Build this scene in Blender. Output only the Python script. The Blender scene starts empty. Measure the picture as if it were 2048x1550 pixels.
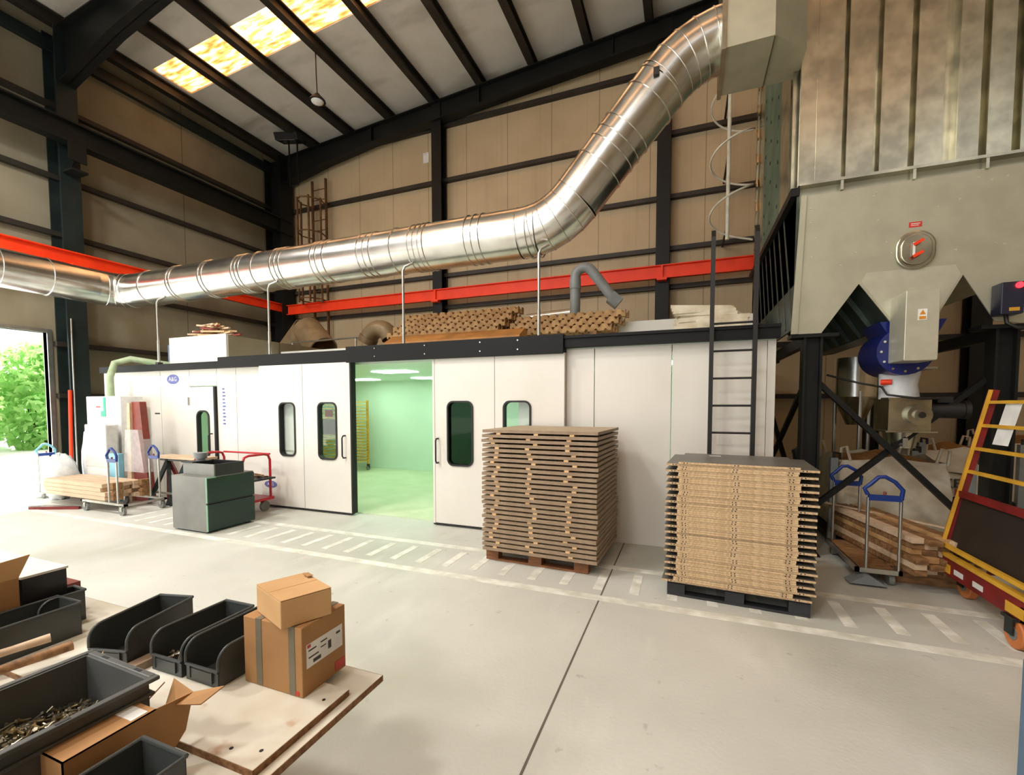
import bpy, math, random
from mathutils import Vector, Matrix, noise
random.seed(7)
PI = math.pi
S = bpy.context.scene
COL = S.collection
# ------------------------------------------------------------------ camera
FPX, CX, CY = 893.8, 1024.0, 853.5
YAW, PIT, ROL, H = -0.3707, -0.0485, -0.0008, 1.6
fw = Vector((math.sin(YAW)*math.cos(PIT), math.cos(YAW)*math.cos(PIT), math.sin(PIT)))
r0 = Vector((math.cos(YAW), -math.sin(YAW), 0)); u0 = r0.cross(fw)
RT = math.cos(ROL)*r0 + math.sin(ROL)*u0; UP = -math.sin(ROL)*r0 + math.cos(ROL)*u0
CAM = Vector((0, 0, H))
def at(px, py, axis, val):
    d = fw + (px-CX)/FPX*RT - (py-CY)/FPX*UP
    return CAM + d*((val-CAM[axis])/d[axis])
cd = bpy.data.cameras.new('camera'); cam = bpy.data.objects.new('camera', cd); COL.objects.link(cam)
cam.matrix_world = Matrix((( RT.x, UP.x, -fw.x, 0), (RT.y, UP.y, -fw.y, 0), (RT.z, UP.z, -fw.z, H), (0, 0, 0, 1)))
cd.sensor_width = 36; cd.lens = FPX/2048*36; cd.shift_x = -(CX-1024)/2048; cd.shift_y = (CY-775)/2048
cd.clip_end = 300; S.camera = cam
S.view_settings.view_transform = 'Standard'; S.view_settings.look = 'None'
S.view_settings.gamma = 1; S.view_settings.use_curve_mapping = False
S.view_settings.exposure = 1.0
# ------------------------------------------------------------------ materials
def lin(c):
    return tuple((v/255/12.92 if v/255 <= .04045 else ((v/255+.055)/1.055)**2.4) for v in c) + (1,)
def mat(name, c, rough=.6, metal=0, c2=None, scale=6, bump=0, bscale=None, stretch=(1,1,1), spec=.5, detail=4, lo=.35, hi=.65, coat=0):
    m = bpy.data.materials.new(name); m.use_nodes = True; nt = m.node_tree; N = nt.nodes; L = nt.links
    b = N['Principled BSDF']; b.inputs['Base Color'].default_value = lin(c)
    b.inputs['Roughness'].default_value = rough; b.inputs['Metallic'].default_value = metal
    b.inputs['Specular IOR Level'].default_value = spec
    if coat: b.inputs['Coat Weight'].default_value = coat
    if c2 is None: c2 = tuple(max(0, v*.9) for v in c)
    tc = N.new('ShaderNodeTexCoord'); mp = N.new('ShaderNodeMapping'); mp.inputs['Scale'].default_value = stretch
    L.new(tc.outputs['Object'], mp.inputs['Vector'])
    nz = N.new('ShaderNodeTexNoise'); nz.inputs['Scale'].default_value = scale; nz.inputs['Detail'].default_value = detail
    L.new(mp.outputs['Vector'], nz.inputs['Vector'])
    rp = N.new('ShaderNodeValToRGB'); rp.color_ramp.elements[0].position = lo; rp.color_ramp.elements[1].position = hi
    rp.color_ramp.elements[0].color = lin(c2); rp.color_ramp.elements[1].color = lin(c)
    L.new(nz.outputs['Fac'], rp.inputs['Fac']); L.new(rp.outputs['Color'], b.inputs['Base Color'])
    if bump:
        n2 = N.new('ShaderNodeTexNoise'); n2.inputs['Scale'].default_value = bscale or scale*6; n2.inputs['Detail'].default_value = 3
        L.new(mp.outputs['Vector'], n2.inputs['Vector'])
        bp = N.new('ShaderNodeBump'); bp.inputs['Strength'].default_value = bump; bp.inputs['Distance'].default_value = .01
        L.new(n2.outputs['Fac'], bp.inputs['Height']); L.new(bp.outputs['Normal'], b.inputs['Normal'])
    m['ramp'] = rp.name; m['map'] = mp.name
    return m
def seams(m, axis, period, width, offset=0, dark=.45, axis2=None):
    """thin darker panel joints every `period` metres along an axis of the object"""
    nt = m.node_tree; N = nt.nodes; L = nt.links
    sp = N.new('ShaderNodeSeparateXYZ'); tc = N.new('ShaderNodeTexCoord'); L.new(tc.outputs['Object'], sp.inputs[0])
    a = N.new('ShaderNodeMath'); a.operation = 'ADD'; a.inputs[1].default_value = 1000*period-offset; L.new(sp.outputs[axis], a.inputs[0])
    md = N.new('ShaderNodeMath'); md.operation = 'MODULO'; md.inputs[1].default_value = period; L.new(a.outputs[0], md.inputs[0])
    lt = N.new('ShaderNodeMath'); lt.operation = 'LESS_THAN'; lt.inputs[1].default_value = width; L.new(md.outputs[0], lt.inputs[0])
    mx = N.new('ShaderNodeMix'); mx.data_type = 'RGBA'; mx.blend_type = 'MULTIPLY'
    L.new(lt.outputs[0], mx.inputs[0])
    b = N['Principled BSDF']; src = b.inputs['Base Color'].links[0].from_socket
    L.new(src, mx.inputs[6]); mx.inputs[7].default_value = (dark, dark*.97, dark*.92, 1)
    L.new(mx.outputs[2], b.inputs['Base Color'])
    return m
def stains(m, scale, stretch, c, lo, hi, amount=1):
    nt = m.node_tree; N = nt.nodes; L = nt.links
    tc = N.new('ShaderNodeTexCoord'); mp = N.new('ShaderNodeMapping'); mp.inputs['Scale'].default_value = stretch; mp.inputs['Location'].default_value = (3.1, 7.7, 1.3)
    L.new(tc.outputs['Object'], mp.inputs['Vector'])
    nz = N.new('ShaderNodeTexNoise'); nz.inputs['Scale'].default_value = scale; nz.inputs['Detail'].default_value = 6; L.new(mp.outputs['Vector'], nz.inputs['Vector'])
    mr = N.new('ShaderNodeMapRange'); mr.inputs['From Min'].default_value = lo; mr.inputs['From Max'].default_value = hi; mr.inputs['To Max'].default_value = amount
    L.new(nz.outputs['Fac'], mr.inputs['Value'])
    mx = N.new('ShaderNodeMix'); mx.data_type = 'RGBA'; L.new(mr.outputs[0], mx.inputs[0])
    b = N['Principled BSDF']; src = b.inputs['Base Color'].links[0].from_socket
    L.new(src, mx.inputs[6]); mx.inputs[7].default_value = lin(c); L.new(mx.outputs[2], b.inputs['Base Color'])
    return m
def glass(name, tint, refl=.12):
    m = bpy.data.materials.new(name); m.use_nodes = True; nt = m.node_tree; N = nt.nodes; L = nt.links
    N.remove(N['Principled BSDF'])
    t = N.new('ShaderNodeBsdfTransparent'); t.inputs[0].default_value = tint+(1,)
    g = N.new('ShaderNodeBsdfGlossy'); g.inputs['Roughness'].default_value = .03
    fr = N.new('ShaderNodeLayerWeight'); fr.inputs['Blend'].default_value = .5
    pw = N.new('ShaderNodeMath'); pw.operation = 'POWER'; pw.inputs[1].default_value = 4; L.new(fr.outputs['Facing'], pw.inputs[0])
    mx = N.new('ShaderNodeMixShader'); ad = N.new('ShaderNodeMath'); ad.operation = 'ADD'; ad.inputs[1].default_value = refl
    L.new(pw.outputs[0], ad.inputs[0]); L.new(ad.outputs[0], mx.inputs[0])
    L.new(t.outputs[0], mx.inputs[1]); L.new(g.outputs[0], mx.inputs[2]); L.new(mx.outputs[0], N['Material Output'].inputs['Surface'])
    return m
def glow(name, c, s):
    m = bpy.data.materials.new(name); m.use_nodes = True; b = m.node_tree.nodes['Principled BSDF']
    b.inputs['Base Color'].default_value = lin(c); b.inputs['Emission Color'].default_value = lin(c); b.inputs['Emission Strength'].default_value = s
    return m
M = {}
M['floor'] = mat('concrete_floor', (209,209,200), .5, 0, (192,192,183), .9, .12, 40, detail=8, lo=.3, hi=.7)
stains(M['floor'], .55, (1,1,1), (158,160,142), .5, .74, .7)
stains(M['floor'], 2.6, (1,.35,1), (222,222,210), .58, .72, .4)
stains(M['floor'], 11, (1,1,1), (150,150,136), .68, .74, .5)
M['paint'] = mat('floor_paint', (240,240,230), .5, 0, (206,205,190), 7)
M['joint'] = mat('joint_filler', (104,97,86), .9)
M['wallback'] = stains(seams(seams(mat('back_wall_panel', (194,174,140), .65, 0, (184,164,130), 1.2), 0, 1.13, .016, .3, .5), 0, .565, .006, .02, .8), 2.2, (1,1,.06), (156,138,112), .6, .8, .6)
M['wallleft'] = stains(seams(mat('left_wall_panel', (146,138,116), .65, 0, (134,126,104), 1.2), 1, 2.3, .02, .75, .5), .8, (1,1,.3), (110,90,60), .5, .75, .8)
M['roof'] = stains(mat('roof_panel', (224,220,211), .7, 0, (214,210,200), 2), 1.3, (.35,1,1), (150,142,126), .56, .75, .7)
M['steel'] = mat('dark_painted_steel', (22,23,21), .5, 0, (16,17,15), 3, spec=.3)
M['steelgreen'] = mat('dark_green_steel', (32,42,40), .45, 0, (24,32,31), 3, spec=.35)
M['girt'] = mat('brown_black_girt', (50,45,38), .55, .1, (38,33,28), 3)
M['orange'] = mat('orange_painted_rail', (250,66,12), .55, 0, (236,56,8), 3)
M['galv'] = mat('galvanised_sheet', (206,202,180), .27, 1, (164,161,144), 5, .012, 10, detail=6)
M['duct'] = mat('spiral_duct_sheet', (226,225,220), .24, 1, (206,204,198), 4, .04, 18, detail=5)
M['hopper'] = mat('hopper_sheet', (190,188,166), .46, .55, (180,178,156), 5, .05, 14)
M['hopperlt'] = mat('pale_hopper_sheet', (204,202,182), .46, .5, (194,192,172), 7, .05, 14)
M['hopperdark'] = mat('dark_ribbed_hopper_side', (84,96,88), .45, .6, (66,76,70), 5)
M['postgreen'] = mat('primed_green_post', (112,140,122), .5, .4, (88,116,100), 3)
M['booth'] = stains(mat('white_booth_panel', (226,222,212), .32, 0, (220,216,205), 1.2), 1.2, (1,1,.6), (204,199,186), .58, .8, .5)
M['boothin'] = mat('booth_interior_panel', (218,236,220), .4, 0, (213,232,215), 1)  # slight green in the colour stands in for the lamps' tint
M['boothfloor'] = mat('booth_floor', (210,216,184), .5, 0, (196,205,168), 2)
M['fascia'] = mat('black_fascia', (18,18,18), .55, 0, (14,14,14), 2, spec=.25)
M['rubber'] = mat('black_rubber', (26,26,26), .6)
M['black'] = mat('black_paint', (24,22,20), .5)
M['glass'] = glass('clear_pane', (.88,.92,.9), .03)
M['glassdark'] = glass('dark_green_pane', (.12,.2,.14), .01)
M['greenlamp'] = glow('booth_light_panel', (222,255,230), 9.0)
M['mdf'] = mat('brown_board', (152,130,106), .6, 0, (138,116,92), 14, stretch=(1,1,1))
M['mdftop'] = mat('brown_board_face', (182,162,132), .6, 0, (170,150,120), 6)
M['spacer'] = mat('pale_wood_block', (222,186,138), .65, 0, (204,164,116), 10)
M['chip'] = mat('chipboard', (210,180,140), .75, 0, (180,148,108), 46, .2, 60, detail=5)
M['laminate'] = mat('grey_melamine', (104,100,92), .4, 0, (92,88,80), 3)
M['palletwood'] = mat('brown_pallet_wood', (140,92,56), .75, 0, (112,70,40), 8, stretch=(1,6,6))
M['palletblack'] = mat('black_pallet', (44,44,46), .6, 0, (34,34,36), 6)
M['cab'] = mat('dark_green_front', (24,48,40), .28, 0, (20,42,35), 2)
M['cabside'] = mat('grey_cabinet_side', (124,124,118), .4, 0, (112,112,106), 3)
M['cabedge'] = mat('pale_green_edge', (132,178,150), .4)
M['ink'] = mat('black_tray', (38,38,40), .4)
M['red'] = mat('red_paint', (196,28,40), .4, 0, (176,22,34), 4)
M['redbase'] = mat('dark_red_frame', (132,30,28), .45, 0, (104,22,20), 5)
M['yellow'] = mat('yellow_paint', (222,172,56), .45, 0, (196,146,40), 5)
M['wheel'] = mat('orange_wheel', (214,132,72), .5, 0, (190,108,52), 5)
M['greywheel'] = mat('grey_wheel', (126,128,122), .5)
M['alu'] = mat('brushed_tube', (200,200,192), .3, .9, (182,182,174), 8)
M['blue'] = mat('blue_plastic', (16,48,124), .4, 0, (18,50,120), 4)
M['lightblue'] = mat('pale_blue_plastic', (130,190,210), .4)
M['navy'] = mat('navy_valve', (22,36,112), .35, .1, (18,30,92), 4)
M['plank'] = mat('pale_planks', (212,186,156), .7, 0, (194,166,134), 6, stretch=(.6,6,6))
M['rough'] = mat('rough_timber', (158,116,74), .75, 0, (108,76,44), 7, stretch=(1,5,5))
M['batten'] = mat('notched_batten', (200,160,108), .7, 0, (166,124,78), 12)
M['brownwrap'] = mat('brown_wrapped_beam', (176,120,58), .6, 0, (150,98,44), 4)
M['kraft'] = mat('cardboard', (176,132,84), .75, 0, (164,120,74), 5)
M['kraftlt'] = mat('pale_cardboard', (204,162,112), .75, 0, (192,150,100), 5)
M['tape'] = mat('grey_tape', (120,112,92), .4)
M['white'] = mat('white_sheet', (232,230,222), .5, 0, (222,219,210), 4)
M['paper'] = mat('white_paper', (236,236,232), .7)
M['bench'] = stains(stains(mat('white_melamine_top', (226,222,208), .42, 0, (210,204,188), 3), 2.6, (1,1,1), (184,168,136), .52, .7, .7), 8, (1,1,1), (170,112,60), .66, .75, .6)
M['benchedge'] = mat('chipboard_edge', (150,110,74), .8, 0, (112,76,46), 60, detail=5)
M['bin'] = mat('dark_grey_bin', (66,70,68), .38, 0, (58,62,60), 5)
M['tote'] = mat('grey_tote', (88,90,88), .42, 0, (78,80,78), 5)
M['screw'] = mat('zinc_screws', (176,168,146), .35, .85, (96,90,76), 30)
M['screw2'] = mat('brass_screws', (190,170,124), .35, .9, (130,112,74), 30)
M['machine'] = mat('white_machine', (240,240,236), .35)
M['mint'] = mat('green_stripe', (20,176,140), .4)
M['film'] = mat('wrapping_film', (224,226,226), .22, 0, (206,210,210), 12, .5, 14)
M['clearfilm'] = mat('clear_wrapping_film', (226,228,228), .2, 0, (206,210,210), 12, .5, 14)
def seethrough(m, k):
    nt = m.node_tree; N = nt.nodes; L = nt.links; t = N.new('ShaderNodeBsdfTransparent'); mx = N.new('ShaderNodeMixShader'); mx.inputs[0].default_value = k
    L.new(N['Principled BSDF'].outputs[0], mx.inputs[1]); L.new(t.outputs[0], mx.inputs[2]); L.new(mx.outputs[0], N['Material Output'].inputs['Surface'])
seethrough(M['clearfilm'], .62)
M['bag'] = mat('white_big_bag', (214,204,182), .65, 0, (190,176,148), 6, .4, 9)
M['sawdust'] = mat('sawdust', (166,116,62), .95, 0, (140,94,46), 20, .5, 40)
M['redwood'] = mat('red_brown_boards', (140,62,48), .55, 0, (118,48,38), 5)
M['pvc'] = mat('grey_pvc_pipe', (140,146,146), .4, 0, (124,130,130), 4)
M['hose'] = mat('pale_green_hose', (170,186,150), .5, 0, (150,168,132), 8)
M['kraftpipe'] = mat('tan_pipe', (148,126,94), .5, .3, (124,104,74), 4)
M['hosewhite'] = mat('white_hose', (226,226,210), .4)
M['bolt'] = mat('bright_bolt', (216,216,210), .25, 1)
M['redlabel'] = mat('red_label', (206,58,44), .5)
M['amber'] = mat('amber_label', (214,140,40), .5)
M['emblem'] = mat('blue_emblem', (88,98,170), .4)
M['tagtext'] = mat('printed_ink', (70,66,62), .7)
M['bluebox'] = mat('dark_control_box', (34,36,56), .4)
M['redlamp'] = glow('red_pilot_lamp', (255,30,40), 3)
M['blueplate'] = mat('steel_blue_cabinet', (92,120,146), .4, .2, (78,104,130), 4)
M['bark'] = mat('bark', (90,70,48), .9)
M['leaf'] = mat('leaf', (176,214,140), .6, 0, (126,184,92), 3)
M['leaf2'] = mat('pale_leaf', (214,224,176), .6, 0, (170,200,120), 3)
M['ground'] = mat('outdoor_concrete', (236,235,230), .8, 0, (226,225,220), 1)
M['darkbrown'] = mat('dark_brown_panel', (44,34,26), .6, 0, (34,26,20), 4)
M['rust'] = mat('rusty_brown_steel', (120,84,52), .6, .3, (92,62,36), 5)
def leafy(m, k=.55):
    nt = m.node_tree; N = nt.nodes; L = nt.links; b = N['Principled BSDF']
    t = N.new('ShaderNodeBsdfTranslucent'); L.new(b.inputs['Base Color'].links[0].from_socket, t.inputs['Color'])
    mx = N.new('ShaderNodeMixShader'); mx.inputs[0].default_value = k
    L.new(b.outputs[0], mx.inputs[1]); L.new(t.outputs[0], mx.inputs[2]); L.new(mx.outputs[0], N['Material Output'].inputs['Surface'])
leafy(M['leaf']); leafy(M['leaf2'])
# translucent roof light: dirty amber sheet lit from outside by sun and sky
def rooflight():
    m = bpy.data.materials.new('amber_rooflight'); m.use_nodes = True; nt = m.node_tree; N = nt.nodes; L = nt.links
    N.remove(N['Principled BSDF'])
    tc = N.new('ShaderNodeTexCoord'); mp = N.new('ShaderNodeMapping'); mp.inputs['Scale'].default_value = (1.2, 5, 1); L.new(tc.outputs['Object'], mp.inputs[0])
    nz = N.new('ShaderNodeTexNoise'); nz.inputs['Scale'].default_value = 2.2; nz.inputs['Detail'].default_value = 7; L.new(mp.outputs[0], nz.inputs['Vector'])
    rp = N.new('ShaderNodeValToRGB'); e = rp.color_ramp.elements
    e[0].position = .34; e[0].color = lin((146,82,38)); e[1].position = .62; e[1].color = lin((216,182,140))
    x = e.new(.46); x.color = lin((190,120,62)); L.new(nz.outputs['Fac'], rp.inputs['Fac'])
    t = N.new('ShaderNodeBsdfTranslucent'); L.new(rp.outputs[0], t.inputs['Color']); L.new(t.outputs[0], N['Material Output'].inputs['Surface'])
    return m
M['rooflight'] = rooflight()
# ------------------------------------------------------------------ mesh builder
class MB:
    def __init__(s): s.v = []; s.f = []
    def add(s, vs, fs):
        n = len(s.v); s.v += [Vector(v) for v in vs]; s.f += [[i+n for i in f] for f in fs]; return s
    def box(s, a, b):
        x0, y0, z0 = [min(a[i], b[i]) for i in range(3)]; x1, y1, z1 = [max(a[i], b[i]) for i in range(3)]
        return s.add([(x0,y0,z0),(x1,y0,z0),(x1,y1,z0),(x0,y1,z0),(x0,y0,z1),(x1,y0,z1),(x1,y1,z1),(x0,y1,z1)],
                     [(0,3,2,1),(4,5,6,7),(0,1,5,4),(1,2,6,5),(2,3,7,6),(3,0,4,7)])
    def obox(s, c, ax, ay, az):   # centre and three half vectors
        c = Vector(c); ax, ay, az = Vector(ax), Vector(ay), Vector(az)
        if ax.cross(ay).dot(az) < 0: ax = -ax
        return s.add([c-ax-ay-az, c+ax-ay-az, c+ax+ay-az, c-ax+ay-az, c-ax-ay+az, c+ax-ay+az, c+ax+ay+az, c-ax+ay+az],
                     [(0,3,2,1),(4,5,6,7),(0,1,5,4),(1,2,6,5),(2,3,7,6),(3,0,4,7)])
    def bar(s, a, b, w, h, up=(0,0,1)):
        a, b = Vector(a), Vector(b); d = b-a; u = Vector(up); side = d.cross(u)
        if side.length < 1e-6: side = d.cross(Vector((0,1,0)))
        side.normalize(); u = side.cross(d).normalized()
        return s.obox((a+b)/2, d/2, side*w/2, u*h/2)
    def prism(s, pts, axis, a, b):
        """polygon pts (2-D, in the other two axes in order) extruded along axis from a to b"""
        def mk(p, t):
            q = list(p); q.insert(axis, t); return q
        n = len(pts); vs = [mk(p, a) for p in pts] + [mk(p, b) for p in pts]
        area = sum(pts[i][0]*pts[(i+1)%n][1]-pts[(i+1)%n][0]*pts[i][1] for i in range(n))
        fs = [tuple(range(n))[::-1], tuple(range(n, 2*n))] + [(i, (i+1)%n, (i+1)%n+n, i+n) for i in range(n)]
        flip = (area < 0) ^ (axis == 1) ^ (b < a)
        if flip: fs = [f[::-1] for f in fs]
        return s.add(vs, fs)
    def tube(s, path, r, n=12, cap=True, closed=False):
        P = [Vector(p) for p in path]; m = len(P); rs = r if isinstance(r, (list, tuple)) else [r]*m
        rings = []; prev = None
        for i in range(m):
            if closed: t = (P[(i+1)%m]-P[i-1])
            else: t = P[min(i+1, m-1)]-P[max(i-1, 0)]
            t.normalize()
            if prev is None:
                ref = Vector((0,0,1)) if abs(t.z) < .9 else Vector((1,0,0)); x = t.cross(ref).normalized()
            else:
                x = (prev - t*prev.dot(t)).normalized()
            prev = x; y = t.cross(x)
            rings.append([P[i]+(x*math.cos(2*PI*k/n)+y*math.sin(2*PI*k/n))*rs[i] for k in range(n)])
        vs = [v for rg in rings for v in rg]; fs = []
        for i in range(m if closed else m-1):
            j = (i+1) % m
            for k in range(n): fs.append((i*n+k, i*n+(k+1)%n, j*n+(k+1)%n, j*n+k))
        if cap and not closed: fs += [tuple(range(n))[::-1], tuple(range((m-1)*n, m*n))]
        return s.add(vs, fs)
    def cyl(s, a, b, r, n=16, r2=None): return s.tube([a, b], [r, r if r2 is None else r2], n)
    def hollow(s, a, b, ro, ri, n=24):
        a, b = Vector(a), Vector(b); t = (b-a).normalized(); ref = Vector((0,0,1)) if abs(t.z) < .9 else Vector((1,0,0))
        x = t.cross(ref).normalized(); y = t.cross(x); vs = []
        for p, r in ((a, ro), (b, ro), (b, ri), (a, ri)):
            vs += [p+(x*math.cos(2*PI*k/n)+y*math.sin(2*PI*k/n))*r for k in range(n)]
        fs = []
        for i in range(4):
            j = (i+1) % 4
            for k in range(n): fs.append((i*n+k, i*n+(k+1)%n, j*n+(k+1)%n, j*n+k))
        return s.add(vs, fs)
    def blob(s, c, rx, ry, rz, seg=14, rings=8, jit=0, seed=0):
        vs = []; fs = []; rnd = random.Random(seed)
        for i in range(rings+1):
            th = PI*i/rings
            for k in range(seg):
                ph = 2*PI*k/seg; q = 1+jit*(rnd.random()-.5)
                vs.append((c[0]+rx*q*math.sin(th)*math.cos(ph), c[1]+ry*q*math.sin(th)*math.sin(ph), c[2]+rz*q*math.cos(th)))
        for i in range(rings):
            for k in range(seg): fs.append((i*seg+k, (i+1)*seg+k, (i+1)*seg+(k+1)%seg, i*seg+(k+1)%seg))
        return s.add(vs, fs)
    def mesh(s, name, m, smooth=None):
        me = bpy.data.meshes.new(name); me.from_pydata([tuple(v) for v in s.v], [], s.f); me.validate(); me.update()
        if m: me.materials.append(M[m] if isinstance(m, str) else m)
        if smooth:
            me.shade_smooth(); me.set_sharp_from_angle(angle=math.radians(smooth))
        return me
def setp(o, label=None, cat=None, group=None, kind=None):
    if label: o['label'] = label
    if cat: o['category'] = cat
    if group: o['group'] = group
    if kind: o['kind'] = kind
    return o
def thing(name, label, cat, loc=(0,0,0), rz=0, group=None, kind=None):
    o = bpy.data.objects.new(name, None); COL.objects.link(o); o.empty_display_size = .1
    o.location = loc; o.rotation_euler = (0, 0, rz)
    return setp(o, label, cat, group, kind)
def obj(name, mb, m, parent=None, w=True, smooth=None, label=None, kind=None, bev=0):
    """link one mesh object; w=True: vertices are world coordinates, else the parent's own"""
    if parent is not None and w:
        top = parent; off = Vector((0,0,0))
        chain = []
        while top is not None: chain.append(top); top = top.parent
        mw = Matrix.Identity(4)
        for c in reversed(chain): mw = mw @ (Matrix.Translation(c.location) @ c.rotation_euler.to_matrix().to_4x4())
        inv = mw.inverted(); mb.v = [inv @ v for v in mb.v]
    o = bpy.data.objects.new(name, mb.mesh(name, m, smooth)); COL.objects.link(o)
    if parent is not None: o.parent = parent
    if label: o['label'] = label
    if kind: o['kind'] = kind
    if bev:
        b = o.modifiers.new('bevel', 'BEVEL'); b.width = bev; b.segments = 2; b.limit_method = 'ANGLE'
    return o
def solo(name, mb, m, label, cat, group=None, smooth=None, bev=0, kind=None, origin=None):
    """a thing that is one mesh, its origin at the base centre"""
    if origin is None:
        xs = [v.x for v in mb.v]; ys = [v.y for v in mb.v]; zs = [v.z for v in mb.v]
        origin = Vector(((min(xs)+max(xs))/2, (min(ys)+max(ys))/2, min(zs)))
    origin = Vector(origin); mb.v = [v-origin for v in mb.v]
    o = obj(name, mb, m, None, False, smooth, None, kind, bev); o.location = origin
    return setp(o, label, cat, group, kind)
def struct(name, mb, m, label=None, smooth=None):
    o = obj(name, mb, m, None, False, smooth); setp(o, label, None, None, 'structure'); return o
def dup(root, loc=None, rz=None, label=None):
    r = root.copy(); COL.objects.link(r)
    if loc is not None: r.location = loc
    if rz is not None: r.rotation_euler = (0, 0, rz)
    if label: r['label'] = label
    for ch in list(root.children):
        c = ch.copy(); COL.objects.link(c); c.parent = r
        for g in list(ch.children):
            d = g.copy(); COL.objects.link(d); d.parent = c
    return r
def text(name, s, size, parent, m, loc, rot, ext=.001):
    """lettering as a mesh; loc and rot in world axes"""
    cu = bpy.data.curves.new(name, 'FONT'); cu.body = s; cu.size = size; cu.extrude = ext; cu.align_x = 'CENTER'; cu.align_y = 'CENTER'; cu.resolution_u = 2
    t = bpy.data.objects.new('tmp', cu); COL.objects.link(t); dg = bpy.context.evaluated_depsgraph_get(); dg.update()
    me = bpy.data.meshes.new_from_object(t.evaluated_get(dg)); COL.objects.unlink(t); bpy.data.objects.remove(t)
    R = Matrix.Translation(Vector(loc)) @ rot.to_4x4()
    chain = []; p = parent
    while p is not None: chain.append(p); p = p.parent
    mw = Matrix.Identity(4)
    for c in reversed(chain): mw = mw @ (Matrix.Translation(c.location) @ c.rotation_euler.to_matrix().to_4x4())
    me.transform(mw.inverted() @ R); me.materials.clear(); me.materials.append(M[m])
    o = bpy.data.objects.new(name, me); COL.objects.link(o); o.parent = parent
    return o
FRONT = Matrix(((1,0,0),(0,0,-1),(0,1,0)))      # text plane facing -Y
ORD = ['topmost', 'second', 'third', 'fourth', 'fifth', 'sixth', 'seventh', 'eighth', 'ninth', 'tenth', 'eleventh', 'twelfth', 'thirteenth', 'fourteenth', 'fifteenth', 'sixteenth',
       'seventeenth', 'eighteenth', 'nineteenth', 'twentieth']
def ordn(i, first='topmost'):
    if i == 0: return first
    if i < 20: return ORD[i]
    t = ['twenty', 'thirty', 'forty', 'fifty', 'sixty'][i//10-2 if (i+1) % 10 else (i+1)//10-2]
    k = (i+1) % 10
    if k == 0: return {20: 'twentieth', 30: 'thirtieth', 40: 'fortieth', 50: 'fiftieth', 60: 'sixtieth'}[i+1]
    t = ['twenty', 'thirty', 'forty', 'fifty', 'sixty'][(i+1)//10-2]
    return t+'-'+['', 'first', 'second', 'third', 'fourth', 'fifth', 'sixth', 'seventh', 'eighth', 'ninth'][k]
def arc(c, r, a0, a1, n, u, v):
    c, u, v = Vector(c), Vector(u), Vector(v)
    return [c+(u*math.cos(a0+(a1-a0)*i/n)+v*math.sin(a0+(a1-a0)*i/n))*r for i in range(n+1)]
def rr(x0, x1, z0, z1, r, n=6):
    """rounded rectangle, counter-clockwise"""
    pts = []
    for cx, cz, a in ((x1-r, z0+r, -PI/2), (x1-r, z1-r, 0), (x0+r, z1-r, PI/2), (x0+r, z0+r, PI)):
        for i in range(n+1): pts.append((cx+r*math.cos(a+PI/2*i/n), cz+r*math.sin(a+PI/2*i/n)))
    return pts
# ------------------------------------------------------------------ setting
XL, YB, XR, YF = -11.75, 10.55, 13.0, -9.0
def zr(x): return 8.9+.075*(x+10.7)             # purlin underside height
floor = struct('floor', MB().box((XL-.1, YF, -.2), (XR+.1, YB+.1, 0)), 'floor', 'pale grey polished concrete hall floor')
# saw-cut joints in the slab
jb = MB()
for x in (-.64,): jb.box((x-.006, YF, -.01), (x+.006, YB, .0015))
struct('trim_1', jb, 'joint', 'dark saw-cut joint in the concrete floor')
# painted walkway: two lines with cross bars
pm = MB()
pm.box((-9.5, 3.6, .0002), (7, 3.7, .002)); pm.box((-6.1, 4.35, .0002), (7, 4.45, .002))
x = -7.4
while x < 3.4:
    pm.box((x-.04, 3.82, .0002), (x+.04, 4.27, .002)); x += .305
for k in range(5): pm.box((2.9, 7.0+.35*k, .0002), (4.4, 7.08+.35*k, .002))
pm.box((2.2, 6.8, .0002), (7, 6.9, .002))
struct('trim_2', pm, 'paint', 'white painted walkway lines and cross bars on the floor')
# back wall (gable) and left wall with the open doorway
struct('wall_back', MB().prism([(XL, 0), (XR, 0), (XR, zr(XR)+.3), (XL, zr(XL)+.3)], 1, YB, YB+.12), 'wallback', 'tan sandwich-panel back wall with vertical joints')
DY0, DY1, DZ = -3.5, 4.95, 3.03
lw = MB().box((XL-.12, DY1, 0), (XL, YB, zr(XL)+.3)).box((XL-.12, YF, 0), (XL, DY0, zr(XL)+.3)).box((XL-.12, DY0, DZ), (XL, DY1, zr(XL)+.3))
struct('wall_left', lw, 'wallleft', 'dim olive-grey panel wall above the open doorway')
struct('wall_right', MB().box((XR, YF, 0), (XR+.12, YB, zr(XR)+.3)), 'wallback', 'unseen tan panel wall beyond the dust collector, closing off side light')  # unseen wall, put in to keep the left wall dark
struct('wall_light_block', MB().box((-.5, YF-.12, 0), (XR+.12, YF, 9.2)), 'wallback', 'added unseen wall behind the camera that blocks light from the right')  # added to cut light from the right rear and darken right-facing sides
fr = MB().box((XL-.14, DY1, 0), (XL+.03, DY1+.07, DZ+.07)).box((XL-.14, DY0-.07, 0), (XL+.03, DY0, DZ+.07)).box((XL-.14, DY0, DZ), (XL+.03, DY1, DZ+.07))
struct('door_1', fr, 'alu', 'pale metal frame of the open doorway to the yard')
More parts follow.
